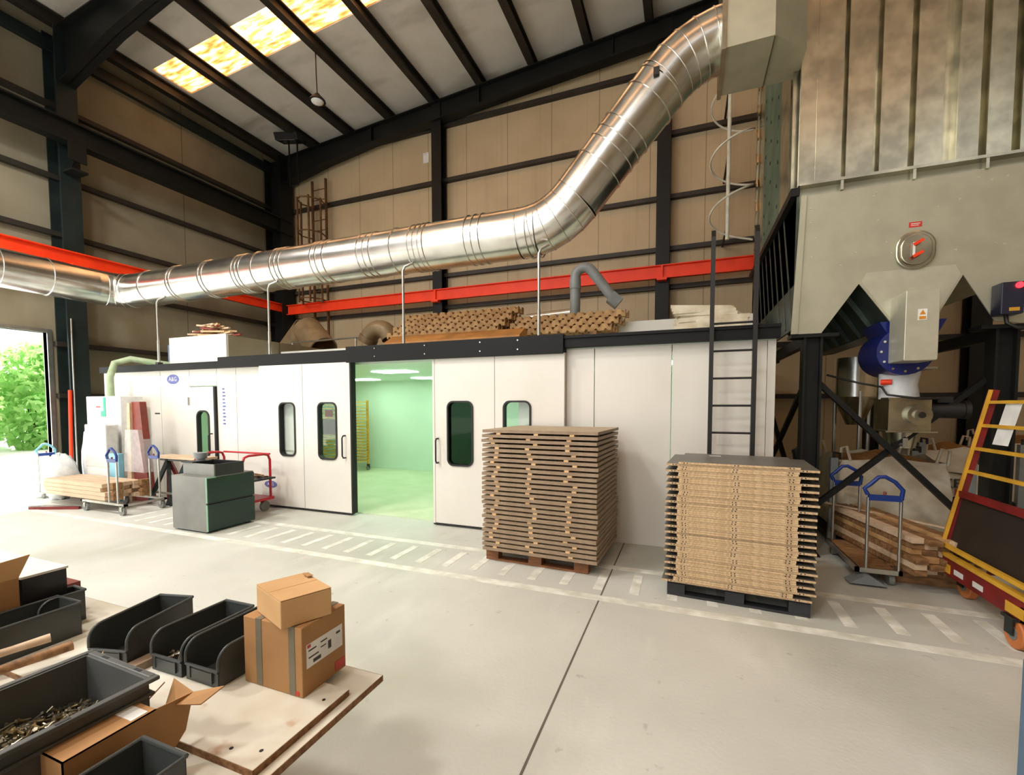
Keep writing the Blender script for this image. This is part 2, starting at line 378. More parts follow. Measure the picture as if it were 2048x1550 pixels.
# roof: panels with the amber rooflight strips left open and filled
strips = [(6.75, 7.6), (.9, 1.75), (-4.9, -4.05)]
rb = MB()
edges = [YB+.1, 7.6, 6.75, 1.75, .9, -4.05, -4.9, YF]
def roofquad(mb, x0, x1, y0, y1, t=.06):
    h = .24
    mb.add([(x0,y0,zr(x0)+h),(x1,y0,zr(x1)+h),(x1,y1,zr(x1)+h),(x0,y1,zr(x0)+h),(x0,y0,zr(x0)+h+t),(x1,y0,zr(x1)+h+t),(x1,y1,zr(x1)+h+t),(x0,y1,zr(x0)+h+t)],
           [(0,3,2,1),(4,5,6,7),(0,1,5,4),(1,2,6,5),(2,3,7,6),(3,0,4,7)])
for i in range(0, len(edges), 2): roofquad(rb, XL-.15, XR+.15, edges[i+1], edges[i])
for y0, y1 in strips: roofquad(rb, XL-.15, XL+.5, y0, y1); roofquad(rb, 6, XR+.15, y0, y1)
struct('ceiling', rb, 'roof', 'grey insulated roof panels seen from below')
for i, (y0, y1) in enumerate(strips):
    mb = MB(); x0, x1, h = XL+.5, 6, .26
    mb.add([(x0,y0,zr(x0)+h),(x1,y0,zr(x1)+h),(x1,y1,zr(x1)+h),(x0,y1,zr(x0)+h)], [(0,3,2,1)])
    struct('window_%d' % (i+1), mb, 'rooflight', 'glowing amber translucent rooflight strip' if i == 0 else None)
# purlins
px = [-11.4, -10.09, -8.83, -7.46, -6.12, -4.79, -3.46, -2.16, -.86, .44, 1.74, 3.04, 4.34]
for i, x in enumerate(px):
    z = zr(x)
    mb = MB().box((x-.08, YF, z), (x+.08, YB-.1, z+.03)).box((x-.015, YF, z+.03), (x+.015, YB-.1, z+.21)).box((x-.08, YF, z+.21), (x+.08, YB-.1, z+.235))
    struct('purlin', mb, 'girt', 'dark roof purlin, %s from the left wall' % (ORD[i] if i else 'nearest'))
# portal frames: columns and rafters (I sections)
def icolumn(x0, x1, y0, y1, z1, m='steelgreen', axis='x'):
    mb = MB(); t = .025
    if axis == 'x':      # depth along x: flanges at both x ends
        mb.box((x0, y0, 0), (x0+t, y1, z1)).box((x1-t, y0, 0), (x1, y1, z1)).box((x0+t, (y0+y1)/2-.01, 0), (x1-t, (y0+y1)/2+.01, z1))
    else:
        mb.box((x0, y0, 0), (x1, y0+t, z1)).box((x0, y1-t, 0), (x1, y1, z1)).box(((x0+x1)/2-.01, y0+t, 0), ((x0+x1)/2+.01, y1-t, z1))
    return mb
def rafter(y, x0, x1, dep, haunch):
    mb = MB(); w = .13
    def zt(x): return zr(x)-.002
    xs = [x0, x0+1.6, x0+3.2, x1]; ds = [dep+haunch, dep+haunch*.35, dep, dep]
    top = [(x, zt(x)) for x in xs]; bot = [(x, zt(x)-d) for x, d in zip(xs, ds)]
    mb.prism(top+bot[::-1], 1, y-.012, y+.012)
    for i in range(3):
        for pts, s in ((top, -1), (bot, 1)):
            (xa, za), (xb, zb) = pts[i], pts[i+1]
            mb.prism([(xa, za), (xb, zb), (xb, zb+s*.025), (xa, za+s*.025)], 1, y-w, y+w)
    for x in (x0+3.2, x0+6.4, x0+9.6): mb.box((x-.008, y-w+.02, zt(x)-dep+.02), (x+.008, y+w-.02, zt(x)-.04))
    return mb
struct('column', icolumn(-11.72, -11.3, 5.08, 5.4, zr(-11.5)-.01), 'steelgreen', 'dark steel column beside the open doorway')
struct('column', icolumn(-11.7, -11.1, 9.95, 10.4, zr(-11.5)-.01), 'steel', 'dark steel column in the back left corner')
struct('column', icolumn(-6.17, -5.9, 10.2, 10.5, zr(-6)-.01, axis='y'), 'steel', 'dark steel column on the back wall left of the tall duct')
struct('column', icolumn(-.66, -.38, 10.2, 10.5, zr(-.5)-.01, axis='y'), 'steel', 'dark steel column on the back wall beside the white hose spiral')
struct('column', icolumn(4.6, 4.88, 10.2, 10.5, zr(4.7)-.01, axis='y'), 'steel', 'dark steel column on the back wall behind the collector')
struct('rafter', rafter(10.25, -11.2, XR, .46, .3), 'steel', 'dark rafter along the back wall')
struct('rafter', rafter(5.25, -11.3, XR, .5, .55), 'steel', 'dark rafter overhead from the doorway column')
struct('rafter', rafter(-.5, -11.3, XR, .5, .55), 'steel')
# girts
for i, z in enumerate((8.84, 7.45, 6.12, 5.02, 4.2, 2.85, 1.8)):
    struct('girt', MB().box((XL+.1, YB-.12, z-.07), (XR, YB, z+.02)), 'girt', 'brown horizontal girt on the back wall, %s from the roof' % ordn(i, 'nearest'))
for i, z in enumerate((7.5, 6.12, 5.02, 4.05, 2.85, 1.82)):
    mb = MB().box((XL, DY1+.1 if z < 3 else YF, z-.07), (XL+.12, YB-.1, z+.02))
    struct('girt', mb, 'girt', 'brown horizontal girt on the left wall, %s from the roof' % ordn(i, 'nearest'))
struct('eaves_beam', MB().box((XL, YF, 8.5), (XL+.12, YB-.1, 8.72)), 'steelgreen', 'dark eaves beam along the top of the left wall')
cb = MB().box((-11.3, YF, 6.64), (-11.05, YB-.2, 6.67)).box((-11.19, YF, 6.67), (-11.16, YB-.2, 7.02)).box((-11.3, YF, 7.02), (-11.05, YB-.2, 7.05))
for y in (5.24,): cb.box((-11.3, y-.13, 6.1), (-10.98, y+.13, 6.14)).prism([(-11.3, 6.64), (-11.02, 6.64), (-11.02, 6.5), (-11.3, 6.14)], 1, y-.012, y+.012).box((-11.06, y-.14, 6.3), (-11.03, y+.14, 6.64))
struct('crane_beam', cb, 'steel', 'long dark crane runway beam along the left wall')
r = MB().box((-11.28, YF, 4.36), (-11.25, 10.12, 4.6)).box((-11.28, YF, 4.58), (-11.19, 10.12, 4.6)).box((-11.28, YF, 4.36), (-11.19, 10.12, 4.38))
for y in (5.24,): r.box((-11.3, y-.12, 4.32), (-11.1, y+.12, 4.36))
struct('guard_rail', r, 'orange', 'orange rail along the left wall')
r = MB().box((-11.2, 10.14, 4.28), (8, 10.17, 4.56)).box((-11.2, 10.08, 4.54), (8, 10.17, 4.56)).box((-11.2, 10.08, 4.28), (8, 10.17, 4.3))
for x in (-6.04, -.52, 4.74): r.box((x-.1, 10.06, 4.24), (x+.1, 10.2, 4.28)).box((x-.02, 10.08, 4.3), (x+.02, 10.135, 4.54))
struct('guard_rail', r, 'orange', 'orange rail along the back wall')
solo('wall_tag', MB().box((-6.62, YB-.02, 8.02), (-6.45, YB-.002, 8.28)), 'paper', 'small white tag on the back wall near the rafter', 'tag')
# cage ladder in the corner
t = thing('caged_ladder', 'brown caged ladder fixed in the back left corner', 'ladder', (-10.0, 10.3, 2.6))
for x in (-10.25, -9.75): obj('ladder_rail', MB().box((x-.025, 10.3, 2.6), (x+.025, 10.36, 8.1)), 'rust', t)
for k in range(18): obj('rung', MB().cyl((-10.25, 10.33, 2.9+.29*k), (-9.75, 10.33, 2.9+.29*k), .014, 8), 'rust', t)
for z in (7.35, 6.45, 5.5, 4.6): obj('cage_hoop', MB().tube([(-10.25, 10.3, z), (-10.36, 10.0, z), (-10.2, 9.72, z), (-10, 9.64, z), (-9.8, 9.72, z), (-9.64, 10.0, z), (-9.75, 10.3, z)], .02, 6), 'rust', t)
for x, y in ((-10.36, 10.0), (-10.2, 9.72), (-9.8, 9.72), (-9.64, 10.0)): obj('cage_bar', MB().box((x-.02, y-.02, 4.5), (x+.02, y+.02, 7.4)), 'rust', t)
# flood lamp bracket in the corner, hanging lamp
p = at(580, 285, 1, 9.6)
t = thing('floodlight', 'small dark floodlight on a bracket near the corner under the roof', 'lamp', p)
obj('housing', MB().obox(p+Vector((0,0,.12)), (.3,.1,0), (-.06,.2,.06), (0,-.03,.09)), 'steel', t)
obj('lens', MB().obox(p+Vector((-.02,-.05,.02)), (.24,.08,0), (-.04,.13,.04), (0,-.004,.012)), 'bolt', t, label='bright lens')
obj('bracket', MB().bar(p+Vector((-.15,.1,.1)), p+Vector((-.15,.12,-1.1)), .03, .03).bar(p+Vector((.15,.1,.1)), p+Vector((.15,.12,-1.1)), .03, .03).bar(p+Vector((-.15,.12,-1.1)), p+Vector((.15,.12,-1.1)), .03, .03), 'steel', t)
p = at(635, 203, 1, 7.74); zt_ = zr(p.x)+.1
t = thing('pendant_lamp', 'small round pendant lamp hanging on a long cable below the roof', 'lamp', p)
obj('cable', MB().tube([(p.x, p.y, p.z+.1), (p.x-.02, p.y, (p.z+zt_)/2), (p.x-.03, p.y, zt_)], .012, 6), 'black', t)
obj('shade', MB().tube([p+Vector((0,0,.16)), p+Vector((0,0,.1)), p+Vector((0,0,.03)), p], [.04, .09, .16, .17], 20), 'steel', t, smooth=40)
obj('lamp_glass', MB().blob(p+Vector((0,0,.0)), .13, .13, .05), 'paper', t, smooth=60, label='white round glass')
# ------------------------------------------------------------------ yard outside the doorway
struct('yard', MB().box((-60, -40, -.25), (XL-.12, 50, -.02)), 'ground', 'bright pale concrete yard outside the doorway')
def leafball(name, c, rx, ry, rz, n, m, label, seed):
    rnd = random.Random(seed); mb = MB()
    for _ in range(n):
        d = Vector((rnd.gauss(0,1), rnd.gauss(0,1), rnd.gauss(0,1))).normalized()*(.55+.5*rnd.random())
        lump = 1+.3*noise.noise(d*2.2+Vector((seed,0,0)))
        q = Vector((c[0]+d.x*rx*lump, c[1]+d.y*ry*lump, max(.05, c[2]+d.z*rz*lump)))
        a = Vector((rnd.gauss(0,1), rnd.gauss(0,1), rnd.gauss(0,1))).normalized(); b = a.orthogonal().normalized(); l = .1+.13*rnd.random()
        mb.add([q-a*l, q+b*l*.45, q+a*l, q-b*l*.45], [(0,1,2,3)])
    t = thing(name, label, 'shrub', (c[0], c[1], -.02), 0, 'shrubs beyond the yard')
    obj('foliage', mb, m, t)
    st = MB()
    for k in range(6):
        a = 2*PI*k/6; st.tube([(c[0]+.1*math.cos(a), c[1]+.1*math.sin(a), -.02), (c[0]+.5*rx*math.cos(a), c[1]+.5*ry*math.sin(a), c[2]*1.0)], [.06, .02], 6)
    obj('stem', st, 'bark', t)
leafball('shrub', (-21.5, 6.2, 1.7), 1.4, 1.35, 1.8, 2600, 'leaf2', 'pale leafy shrub outside, left of the doorway view', 1)
leafball('shrub', (-22.5, 9.3, 1.8), 1.4, 1.5, 2.1, 3000, 'leaf', 'taller green shrub outside, beside the door jamb', 2)
leafball('shrub', (-25.5, 7.9, 1.5), 1.4, 1.6, 1.8, 2600, 'leaf', 'green shrub outside behind the pale one', 3)
leafball('shrub', (-22.5, 3.2, 1.6), 1.7, 1.6, 1.9, 1800, 'leaf', 'green shrub outside at the far left', 4)
leafball('shrub', (-26, 12.2, 1.8), 1.8, 1.9, 2.2, 1800, 'leaf', 'green shrub outside behind the doorway column', 5)
# ------------------------------------------------------------------ spray booth
BX0, BX1, BY0, BY1, BH = -10.5, .845, 5.23, 9.3, 2.26
booth = thing('spray_booth', 'long white panelled spray booth with sliding doors along the back of the hall', 'booth', (-4.8, BY0, 0))
def panel(x0, x1, z0=0, z1=BH, y=BY0, **k):
    return obj('wall_panel', MB().box((x0+.004, y, z0), (x1-.004, y+.06, z1)), 'booth', booth, bev=.004, **k)
for x0, x1 in ((BX0, -8.82), (-8.82, -8.04), (-7.36, -6.9), (-6.9, -6.3), (-6.3, -5.58), (-1.95, -1.0), (-1.0, -.15), (-.15, .77)): panel(x0, x1)
panel(-8.04, -7.36, 1.93)
obj('corner_post', MB().box((.77, BY0-.01, 0), (BX1, BY0+.07, BH)), 'booth', booth, bev=.005)
obj('side_wall', MB().box((BX0, BY0+.06, 0), (BX0+.06, BY1, BH)), 'boothin', booth)
obj('side_wall', MB().box((BX1-.06, BY0+.07, 0), (BX1, BY1, BH)), 'boothin', booth)
obj('rear_wall', MB().box((BX0, BY1, 0), (BX1, BY1+.06, BH)), 'boothin', booth)
obj('partition_wall', MB().box((-8.95, BY0+.06, 0), (-8.9, BY1, BH)), 'boothin', booth)
obj('booth_floor', MB().box((BX0+.06, BY0+.07, .0), (BX1-.06, BY1, .008)), 'boothfloor', booth, label='green-grey booth floor')
CZ = 2.19
obj('booth_roof', MB().box((BX0+.06, BY0+.06, CZ), (BX1-.06, BY1, BH)).box((BX0, BY0+.01, BH), (BX1, BY1+.06, BH+.06)), 'boothin', booth)
sk = MB(); sk.box((BX0+.06, BY1-.02, 0), (BX1-.06, BY1, .06)); obj('skirting', sk, 'boothin', booth)
for q in ((790, 744), (748, 761.5), (872, 757.5)):
    c = at(q[0], q[1], 2, CZ-.01); c.y = min(c.y, 8.35); o = obj('light_panel', MB().box((c.x-.35, c.y-.2, CZ-.016), (c.x+.35, c.y+.2, CZ-.004)), 'greenlamp', booth, label='glowing ceiling light panel')
for x, y in ((-1.2, 7.2), (-.2, 6.6), (-9.7, 6.6), (-7.6, 7.4)): obj('light_panel', MB().box((x-.35, y-.2, CZ-.016), (x+.35, y+.2, CZ-.004)), 'greenlamp', booth)  # unseen panels added to brighten the rest of the booth interior
# fascia
fa = MB().box((BX0, 5.16, 2.215), (-7.2, 5.23, 2.33)); fa.box((-7.2, 5.14, 2.215), (-4.5, 5.23, 2.39))
obj('fascia', fa, 'fascia', booth, bev=.004)
fa = MB().box((-4.5, 5.1, 2.225), (-1.336, 5.23, 2.425)); fa.box((-4.5, 5.08, 2.2), (-1.336, 5.1, 2.425))
f2 = obj('fascia', fa, 'fascia', booth, bev=.004)
for x in (-4.0, -3.2, -2.4, -1.9): obj('screw', MB().cyl((x, 5.079, 2.38), (x, 5.072, 2.38), .009, 8).cyl((x, 5.079, 2.27), (x, 5.072, 2.27), .009, 8), 'bolt', f2)
fa = MB().box((-1.336, 5.12, 2.27), (BX1+.02, 5.23, 2.405)); fa.box((-1.336, 5.1, 2.37), (BX1+.02, 5.12, 2.405))
obj('fascia', fa, 'fascia', booth, bev=.004)
def frame_ring(x0, x1, z0, z1, y0, y1, w=.022, r=.09):
    o = rr(x0, x1, z0, z1, r, 6); i = rr(x0+w, x1-w, z0+w, z1-w, r-w, 6); n = len(o)
    vs = [(p[0], y0, p[1]) for p in o]+[(p[0], y0, p[1]) for p in i]+[(p[0], y1, p[1]) for p in o]+[(p[0], y1, p[1]) for p in i]; fs = []
    for k in range(n):
        j = (k+1) % n
        fs += [(k, j, n+j, n+k), (2*n+k, 3*n+k, 3*n+j, 2*n+j), (k, 2*n+k, 2*n+j, j), (n+k, n+j, 3*n+j, 3*n+k)]
    return MB().add(vs, fs)
def door_leaf(parts_x, z0, z1, y0, y1, wins, r=.09):
    """one leaf with rounded window holes: strips around each window plus corner fillets"""
    mb = MB(); x0, x1 = parts_x
    xs = [x0]
    for (a, b, c, d) in wins: xs += [a, b]
    xs.append(x1)
    for k in range(0, len(xs), 2): mb.box((xs[k], y0, z0), (xs[k+1], y1, z1))
    for (a, b, c, d) in wins:
        mb.box((a, y0, z0), (b, y1, c)); mb.box((a, y0, d), (b, y1, z1))
        for (cx, cz, sx, sz) in ((a, c, 1, 1), (b, c, -1, 1), (a, d, 1, -1), (b, d, -1, -1)):
            pts = [(cx, cz)]+[(cx+sx*r*(1-math.sin(PI/2*i/6)), cz+sz*r*(1-math.cos(PI/2*i/6))) for i in range(7)]
            mb.prism(pts, 1, y0, y1)
    return mb
def handle(parent, x, z0, z1, y, d=1, out=.07):
    P = [(x, y, z0), (x, y-out*.7, z0), (x, y-out, z0+.03), (x, y-out, z1-.03), (x, y-out*.7, z1), (x, y, z1)]
    obj('handle', MB().tube(P, .011, 8), 'black', parent, smooth=50)
def sliding(x0, x1, wins, hx, panes):
    d = obj('sliding_door', door_leaf((x0, x1), .035, 2.215, 5.135, 5.195, wins), 'booth', booth)
    for (w, gm) in zip(wins, panes):
        obj('window_frame', frame_ring(w[0]-.015, w[1]+.015, w[2]-.015, w[3]+.015, 5.12, 5.2), 'rubber', d, smooth=40)
        obj('window_pane', MB().prism(rr(w[0]+.002, w[1]-.002, w[2]+.002, w[3]-.002, .085), 1, 5.163, 5.167), gm, d)
    handle(d, hx, .84, 1.16, 5.135)
    obj('floor_seal', MB().box((x0, 5.13, .012), (x1, 5.2, .035)), 'rubber', d)
    mid = (x0+x1)/2
    obj('seam_strip', MB().box((mid-.004, 5.1335, .04), (mid+.004, 5.136, 2.21)), 'pvc', d)
    return d
d1 = sliding(-6.26, -4.485, [(-5.84, -5.54, .83, 1.63), (-5.07, -4.74, .81, 1.63)], -4.58, ['glass', 'glass'])
obj('edge_strip', MB().box((-4.485, 5.13, .03), (-4.46, 5.23, 2.215)), 'rubber', d1)
d2 = sliding(-3.12, -1.336, [(-2.89, -2.54, .82, 1.64), (-2.1, -1.76, .82, 1.64)], -3.04, ['glassdark', 'glass'])
obj('edge_trim', MB().box((-3.12, 5.128, .03), (-3.09, 5.2, 2.215)), 'booth', d2)
pd = obj('personnel_door', door_leaf((-8.02, -7.4), .01, 1.915, 5.2, 5.25, [(-7.82, -7.53, .72, 1.5)], .11), 'booth', booth)
obj('window_frame', frame_ring(-7.835, -7.515, .705, 1.515, 5.185, 5.255, .028, .12), 'rubber', pd, smooth=40)
obj('window_pane', MB().prism(rr(-7.82, -7.53, .72, 1.5, .11), 1, 5.223, 5.227), 'glass', pd)
handle(pd, -7.46, .82, 1.12, 5.2)
obj('hinge', MB().box((-8.04, 5.19, 1.6), (-8.0, 5.22, 1.74)).cyl((-8.03, 5.19, 1.6), (-8.03, 5.19, 1.74), .012, 8), 'alu', pd)
obj('edge_seal', MB().box((-7.4, 5.19, .01), (-7.365, 5.25, 1.915)), 'rubber', pd)
# emblems and stencilled strip
def emblem(x, z, rx, rz, y=BY0):
    pts = [(x+rx*math.cos(2*PI*k/28), z+rz*math.sin(2*PI*k/28)) for k in range(28)]
    e = obj('oval_emblem', MB().prism(pts, 1, y-.004, y), 'emblem', booth, label='blue oval emblem with white letters')
    inn = [(x+rx*.9*math.cos(2*PI*k/28), z+rz*.86*math.sin(2*PI*k/28)) for k in range(28)]
    text('emblem_lettering', 'A&G', rz*1.25, e, 'paper', (x, y-.006, z), FRONT)
    return e
e = emblem(-8.47, 2.06, .16, .085)
emblem(-6.07, .36, .13, .055, 5.135)
sg = obj('lettered_strip', MB().box((-7.25, BY0-.002, 1.25), (-7.14, BY0, 1.93)), 'paper', booth, label='white strip of small vertical lettering')
mk = MB()
for k in range(11): mk.box((-7.225, BY0-.004, 1.86-.058*k), (-7.175+.01*(k % 3), BY0-.002, 1.885-.058*k))
obj('lettering', mk, 'emblem', sg)
lb = MB().box((-9.0, BY0-.003, 1.44), (-8.86, BY0, 1.465)); obj('small_print', lb, 'tagtext', booth)
# yellow drying rack inside the booth
rk = thing('drying_rack', 'yellow drying rack on castors inside the booth at its far left', 'rack', (-7.7, 8.4, .01))
for x, y in ((-8.2, 8.1), (-7.25, 8.1), (-8.2, 8.9), (-7.25, 8.9)):
    obj('post', MB().box((x-.02, y-.02, .16), (x+.02, y+.02, 1.72)), 'yellow', rk)
    c = obj('caster', MB().cyl((x-.02, y, .065), (x+.02, y, .065), .055, 14), 'greywheel', rk); obj('caster_fork', MB().box((x-.03, y-.02, .07), (x+.03, y+.03, .16)), 'black', c)
for k in range(20):
    z = .24+.075*k
    obj('shelf_arm', MB().box((-8.2, 8.08, z), (-7.23, 8.1, z+.018)).box((-8.2, 8.9, z), (-7.23, 8.92, z+.018)).box((-7.25, 8.1, z), (-7.23, 8.9, z+.018)).box((-8.2, 8.1, z), (-8.18, 8.9, z+.018)), 'yellow', rk)
solo('dark_reflection', MB().box((at(641, 838, 1, 8.05).x, 8.05, at(650, 868, 1, 8.05).z), (at(674, 838, 1, 8.05).x, 8.075, at(650, 838, 1, 8.05).z)), 'ink', 'dark square plate standing in for a reflection in the door window', 'board')  # reflection in the window glass, built as a dark plate at the rack
solo('brown_reflection', MB().box((at(650, 825, 1, 8.05).x, 8.05, at(650, 834, 1, 8.05).z), (at(664, 825, 1, 8.05).x, 8.07, at(650, 820, 1, 8.05).z)), 'redwood', 'small brown plate standing in for a reflection above the dark square one', 'reflection')  # second, smaller window reflection, built as a brown plate
# ladder
t = thing('ladder', 'black steel ladder standing against the booth behind the chipboard stack', 'ladder', (.43, 5.06, 0))
for x in (.235, .63): obj('ladder_rail', MB().box((x-.02, 5.03, 0), (x+.02, 5.09, 3.3)).prism([(5.03, 3.3), (5.09, 3.3), (5.09, 3.38)], 0, x-.02, x+.02), 'black', t)
for k in range(9): obj('rung', MB().cyl((.235, 5.06, .2+.2785*k), (.63, 5.06, .2+.2785*k), .011, 8), 'black', t)
# ------------------------------------------------------------------ things on the booth roof
RZ = BH+.06
bx = thing('roof_duct_box', 'white box on the left part of the booth roof with scraps on top', 'box', (-7.93, 5.6, RZ))
obj('front_panel', MB().box((-8.65, 5.3, RZ), (-7.2, 5.34, 2.8)), 'booth', bx)
obj('casing', MB().box((-8.65, 5.34, RZ), (-7.2, 8.2, 2.785)), 'wallleft', bx, label='grey side and top')
rnd = random.Random(3)
for k in range(28):
    f = 1-k/34; x = -8.0+.55*f*rnd.uniform(-1, 1); y = 5.6+.16*f*rnd.uniform(-1, 1); l = .3+.3*rnd.random(); a = rnd.uniform(-.6, .6); z = 2.785+.016+.009*k
    mb = MB().obox((x, y, z), (l/2*math.cos(a), l/2*math.sin(a), .03*rnd.uniform(-1, 1)), (-.02*math.sin(a), .02*math.cos(a), 0), (0, 0, .014))
    solo('wood_offcut', mb, ['spacer', 'rough', 'redwood', 'plank'][k % 4], 'wood offcut in the scrap heap on top of the white roof box', 'offcut', 'scraps on the white roof box')
solo('blue_crate', MB().box((-9.35, 5.7, RZ), (-8.85, 6.1, 2.76)).box((-9.32, 5.73, 2.76), (-8.88, 6.07, 2.78)), 'blueplate', 'blue crate on the booth roof left of the white box', 'crate')
# big tan pipe elbow lying on the roof
p0, p1, p2, p3 = (-9.9, 8.6, 2.95), (-9.3, 8.5, 3.35), (-8.7, 8.4, 3.3), (-7.6, 8.3, 2.85)
solo('pipe_section', MB().hollow((-9.7, 8.7, 2.75), (-8.7, 8.5, 3.45), .32, .3).hollow((-8.7, 8.5, 3.45), (-8.0, 8.3, 2.9), .34, .31), 'kraftpipe', 'large tan ventilation pipe elbow lying on the roof below the corner rail', 'pipe', smooth=35)
el = arc((-5.55, 7.2, 2.8), .27, PI*.85, PI*.08, 9, (1,0,0), (0,0,1))
mb = MB(); mb.tube(el, .17, 18, cap=False); mb.hollow(el[0]+Vector((0,0,.0)), el[0]+Vector((-.06,0,-.1)), .185, .16)
solo('pipe_elbow', mb, 'kraftpipe', 'short tan pipe elbow lying left of the batten pile', 'pipe', smooth=40)
struct_pl = MB().box((-7.1, 6.3, RZ), (-4.75, 6.36, 2.6)); solo('white_plate', struct_pl, 'white', 'long white upright plate on the roof left of the battens', 'plate')
solo('roof_plenum', MB().box((-4.6, 6.9, RZ), (.86, 8.9, 2.84)), 'booth', 'long white plenum box along the back of the booth roof', 'box')
solo('steel_strip', MB().bar((-7.2, 5.9, RZ+.02), (-4.9, 5.75, RZ+.02), .12, .03), 'rust', 'thin rusty strip lying on the roof edge above the left sliding door', 'strip')
solo('roof_tray', MB().box((-6.2, 5.3, RZ), (-4.6, 5.55, RZ+.05)), 'black', 'flat black cover strip on the booth roof edge', 'cover')
solo('timber_bearer', MB().box((-5.85, 7.05, RZ), (-5.25, 7.35, 2.72)), 'rough', 'rough timber block under the short tan pipe elbow', 'bearer')
# notched battens: a row of saw-tooth notches along both long edges
def batten(n, L, w, h):
    mb = MB(); st = L/n; pts = []
    for k in range(n):
        x = k*st; pts += [(x, h), (x+st*.55, h), (x+st*.7, h*.55), (x+st*.85, h*.55)]
    pts += [(L, h), (L, 0)]
    for k in range(n)[::-1]:
        x = k*st; pts += [(x+st*.62, 0), (x+st*.47, h*.3), (x+st*.3, h*.3), (x+st*.2, 0)]
    pts += [(0, 0)]
    return mb.prism(pts, 1, 0, w)
proto = None
def battens(x, y, z, rows, L, n, where, grp, yw=0):
    global proto
    mb = batten(n, L, .088, .1); me = mb.mesh('batten', 'batten')
    i = 0
    for r_ in range(rows):
        cols = rows-r_+1
        for c_ in range(cols):
            o = bpy.data.objects.new('notched_batten', me); COL.objects.link(o)
            o.location = (x+.09*r_+.03*((c_*7+r_*3) % 3), y+c_*.095+r_*.05, z+r_*.101); o.rotation_euler = (0, 0, yw)
            setp(o, 'notched batten, %s from front, %s layer, %s' % (ordn(c_, 'first'), ['bottom', 'second', 'third', 'fourth', 'top'][r_], where), 'batten', grp)
battens(-4.75, 6.36, RZ+.4, 4, 2.05, 15, 'the left batten pile on the roof', 'notched battens, left pile')
battens(-2.65, 6.45, RZ+.34, 3, 1.65, 12, 'the right batten pile on the roof', 'notched battens, right pile')
solo('timber_bearer', MB().box((-4.7, 6.36, RZ), (-4.6, 6.85, RZ+.4)), 'rough', 'rough timber bearer under the left end of the batten piles', 'bearer')
solo('timber_bearer', MB().box((-1.3, 6.4, RZ), (-1.2, 6.85, RZ+.34)), 'rough', 'rough timber bearer under the right end of the batten piles', 'bearer')
solo('timber_bearer', MB().box((-2.75, 6.36, RZ), (-2.66, 6.85, RZ+.4)), 'rough', 'rough timber bearer under the middle of the batten piles', 'bearer')
solo('wrapped_beam', MB().prism([(5.95, RZ), (6.28, RZ), (6.28, RZ+.36), (6.18, RZ+.4), (5.95, RZ+.27)], 0, -4.5, -2.2), 'brownwrap', 'long brown wrapped beam lying in front of the batten piles', 'beam')
mb = MB()
rnd = random.Random(9)
for k in range(5): mb.obox((.2+.02*k, 5.9, RZ+.12+.045*k), (.36+.03*rnd.random(), .02*rnd.uniform(-1,1), .012*rnd.uniform(-1,1)), (0, .16, .01), (0, 0, .024))
for k in range(5): mb.obox((.2-.015*k, 5.9, RZ+.36+.02*k), (.33, .02*rnd.uniform(-1,1), .03*rnd.uniform(-1,1)), (0, .15, .01), (0, 0, .02))
mb.box((-.1, 5.8, RZ), (0, 6.0, RZ+.13)).box((.4, 5.8, RZ), (.5, 6.0, RZ+.13))
pk = solo('wrapped_bundle', mb, 'bag', 'crumpled wrapped bundle on the roof behind the ladder', 'bundle')
obj('wrapping', MB().blob((0, 0, .27), .38, .17, .17, 20, 10, .28, 5), 'bag', pk, False, smooth=50)
# grey bent pipe and horizontal pipe
t = thing('grey_pipe', 'grey plastic pipe bent over like a hook above the booth roof', 'pipe', (-1.77, 7.5, 2.84))
path = [(-1.77, 7.5, 2.84), (-1.77, 7.5, 3.72)] + [tuple(v) for v in arc((-1.62, 7.5, 3.74), .15, PI, PI*.22, 8, (1,0,0), (0,0,1))] + [(-1.1, 7.6, 3.3)]
obj('pipe_run', MB().tube(path, .085, 14), 'pvc', t, smooth=50)
obj('pipe_collar', MB().cyl((-1.77, 7.5, 3.55), (-1.77, 7.5, 3.72), .095, 16), 'pvc', t, smooth=50)
obj('pipe_collar', MB().bar((-1.2, 7.58, 3.39), (-1.06, 7.61, 3.27), .19, .19), 'pvc', t)
solo('horizontal_pipe', MB().cyl((-2.7, 7.7, 3.16), (-1.86, 7.6, 3.18), .075, 14).box((-2.6, 7.6, 2.84), (-2.55, 7.76, 3.12)).box((-2.0, 7.55, 2.84), (-1.95, 7.7, 3.12)), 'alu', 'short pale horizontal pipe beside the grey hook pipe', 'pipe', smooth=40)
solo('white_tube', MB().cyl((-8.1, 7.4, 2.95), (-6.1, 7.4, 2.98), .018, 8).box((-8.0, 7.38, RZ), (-7.97, 7.42, 2.95)).box((-6.3, 7.38, RZ), (-6.27, 7.42, 2.96)), 'alu', 'thin white tube lying along the roof under the corner rail', 'tube')
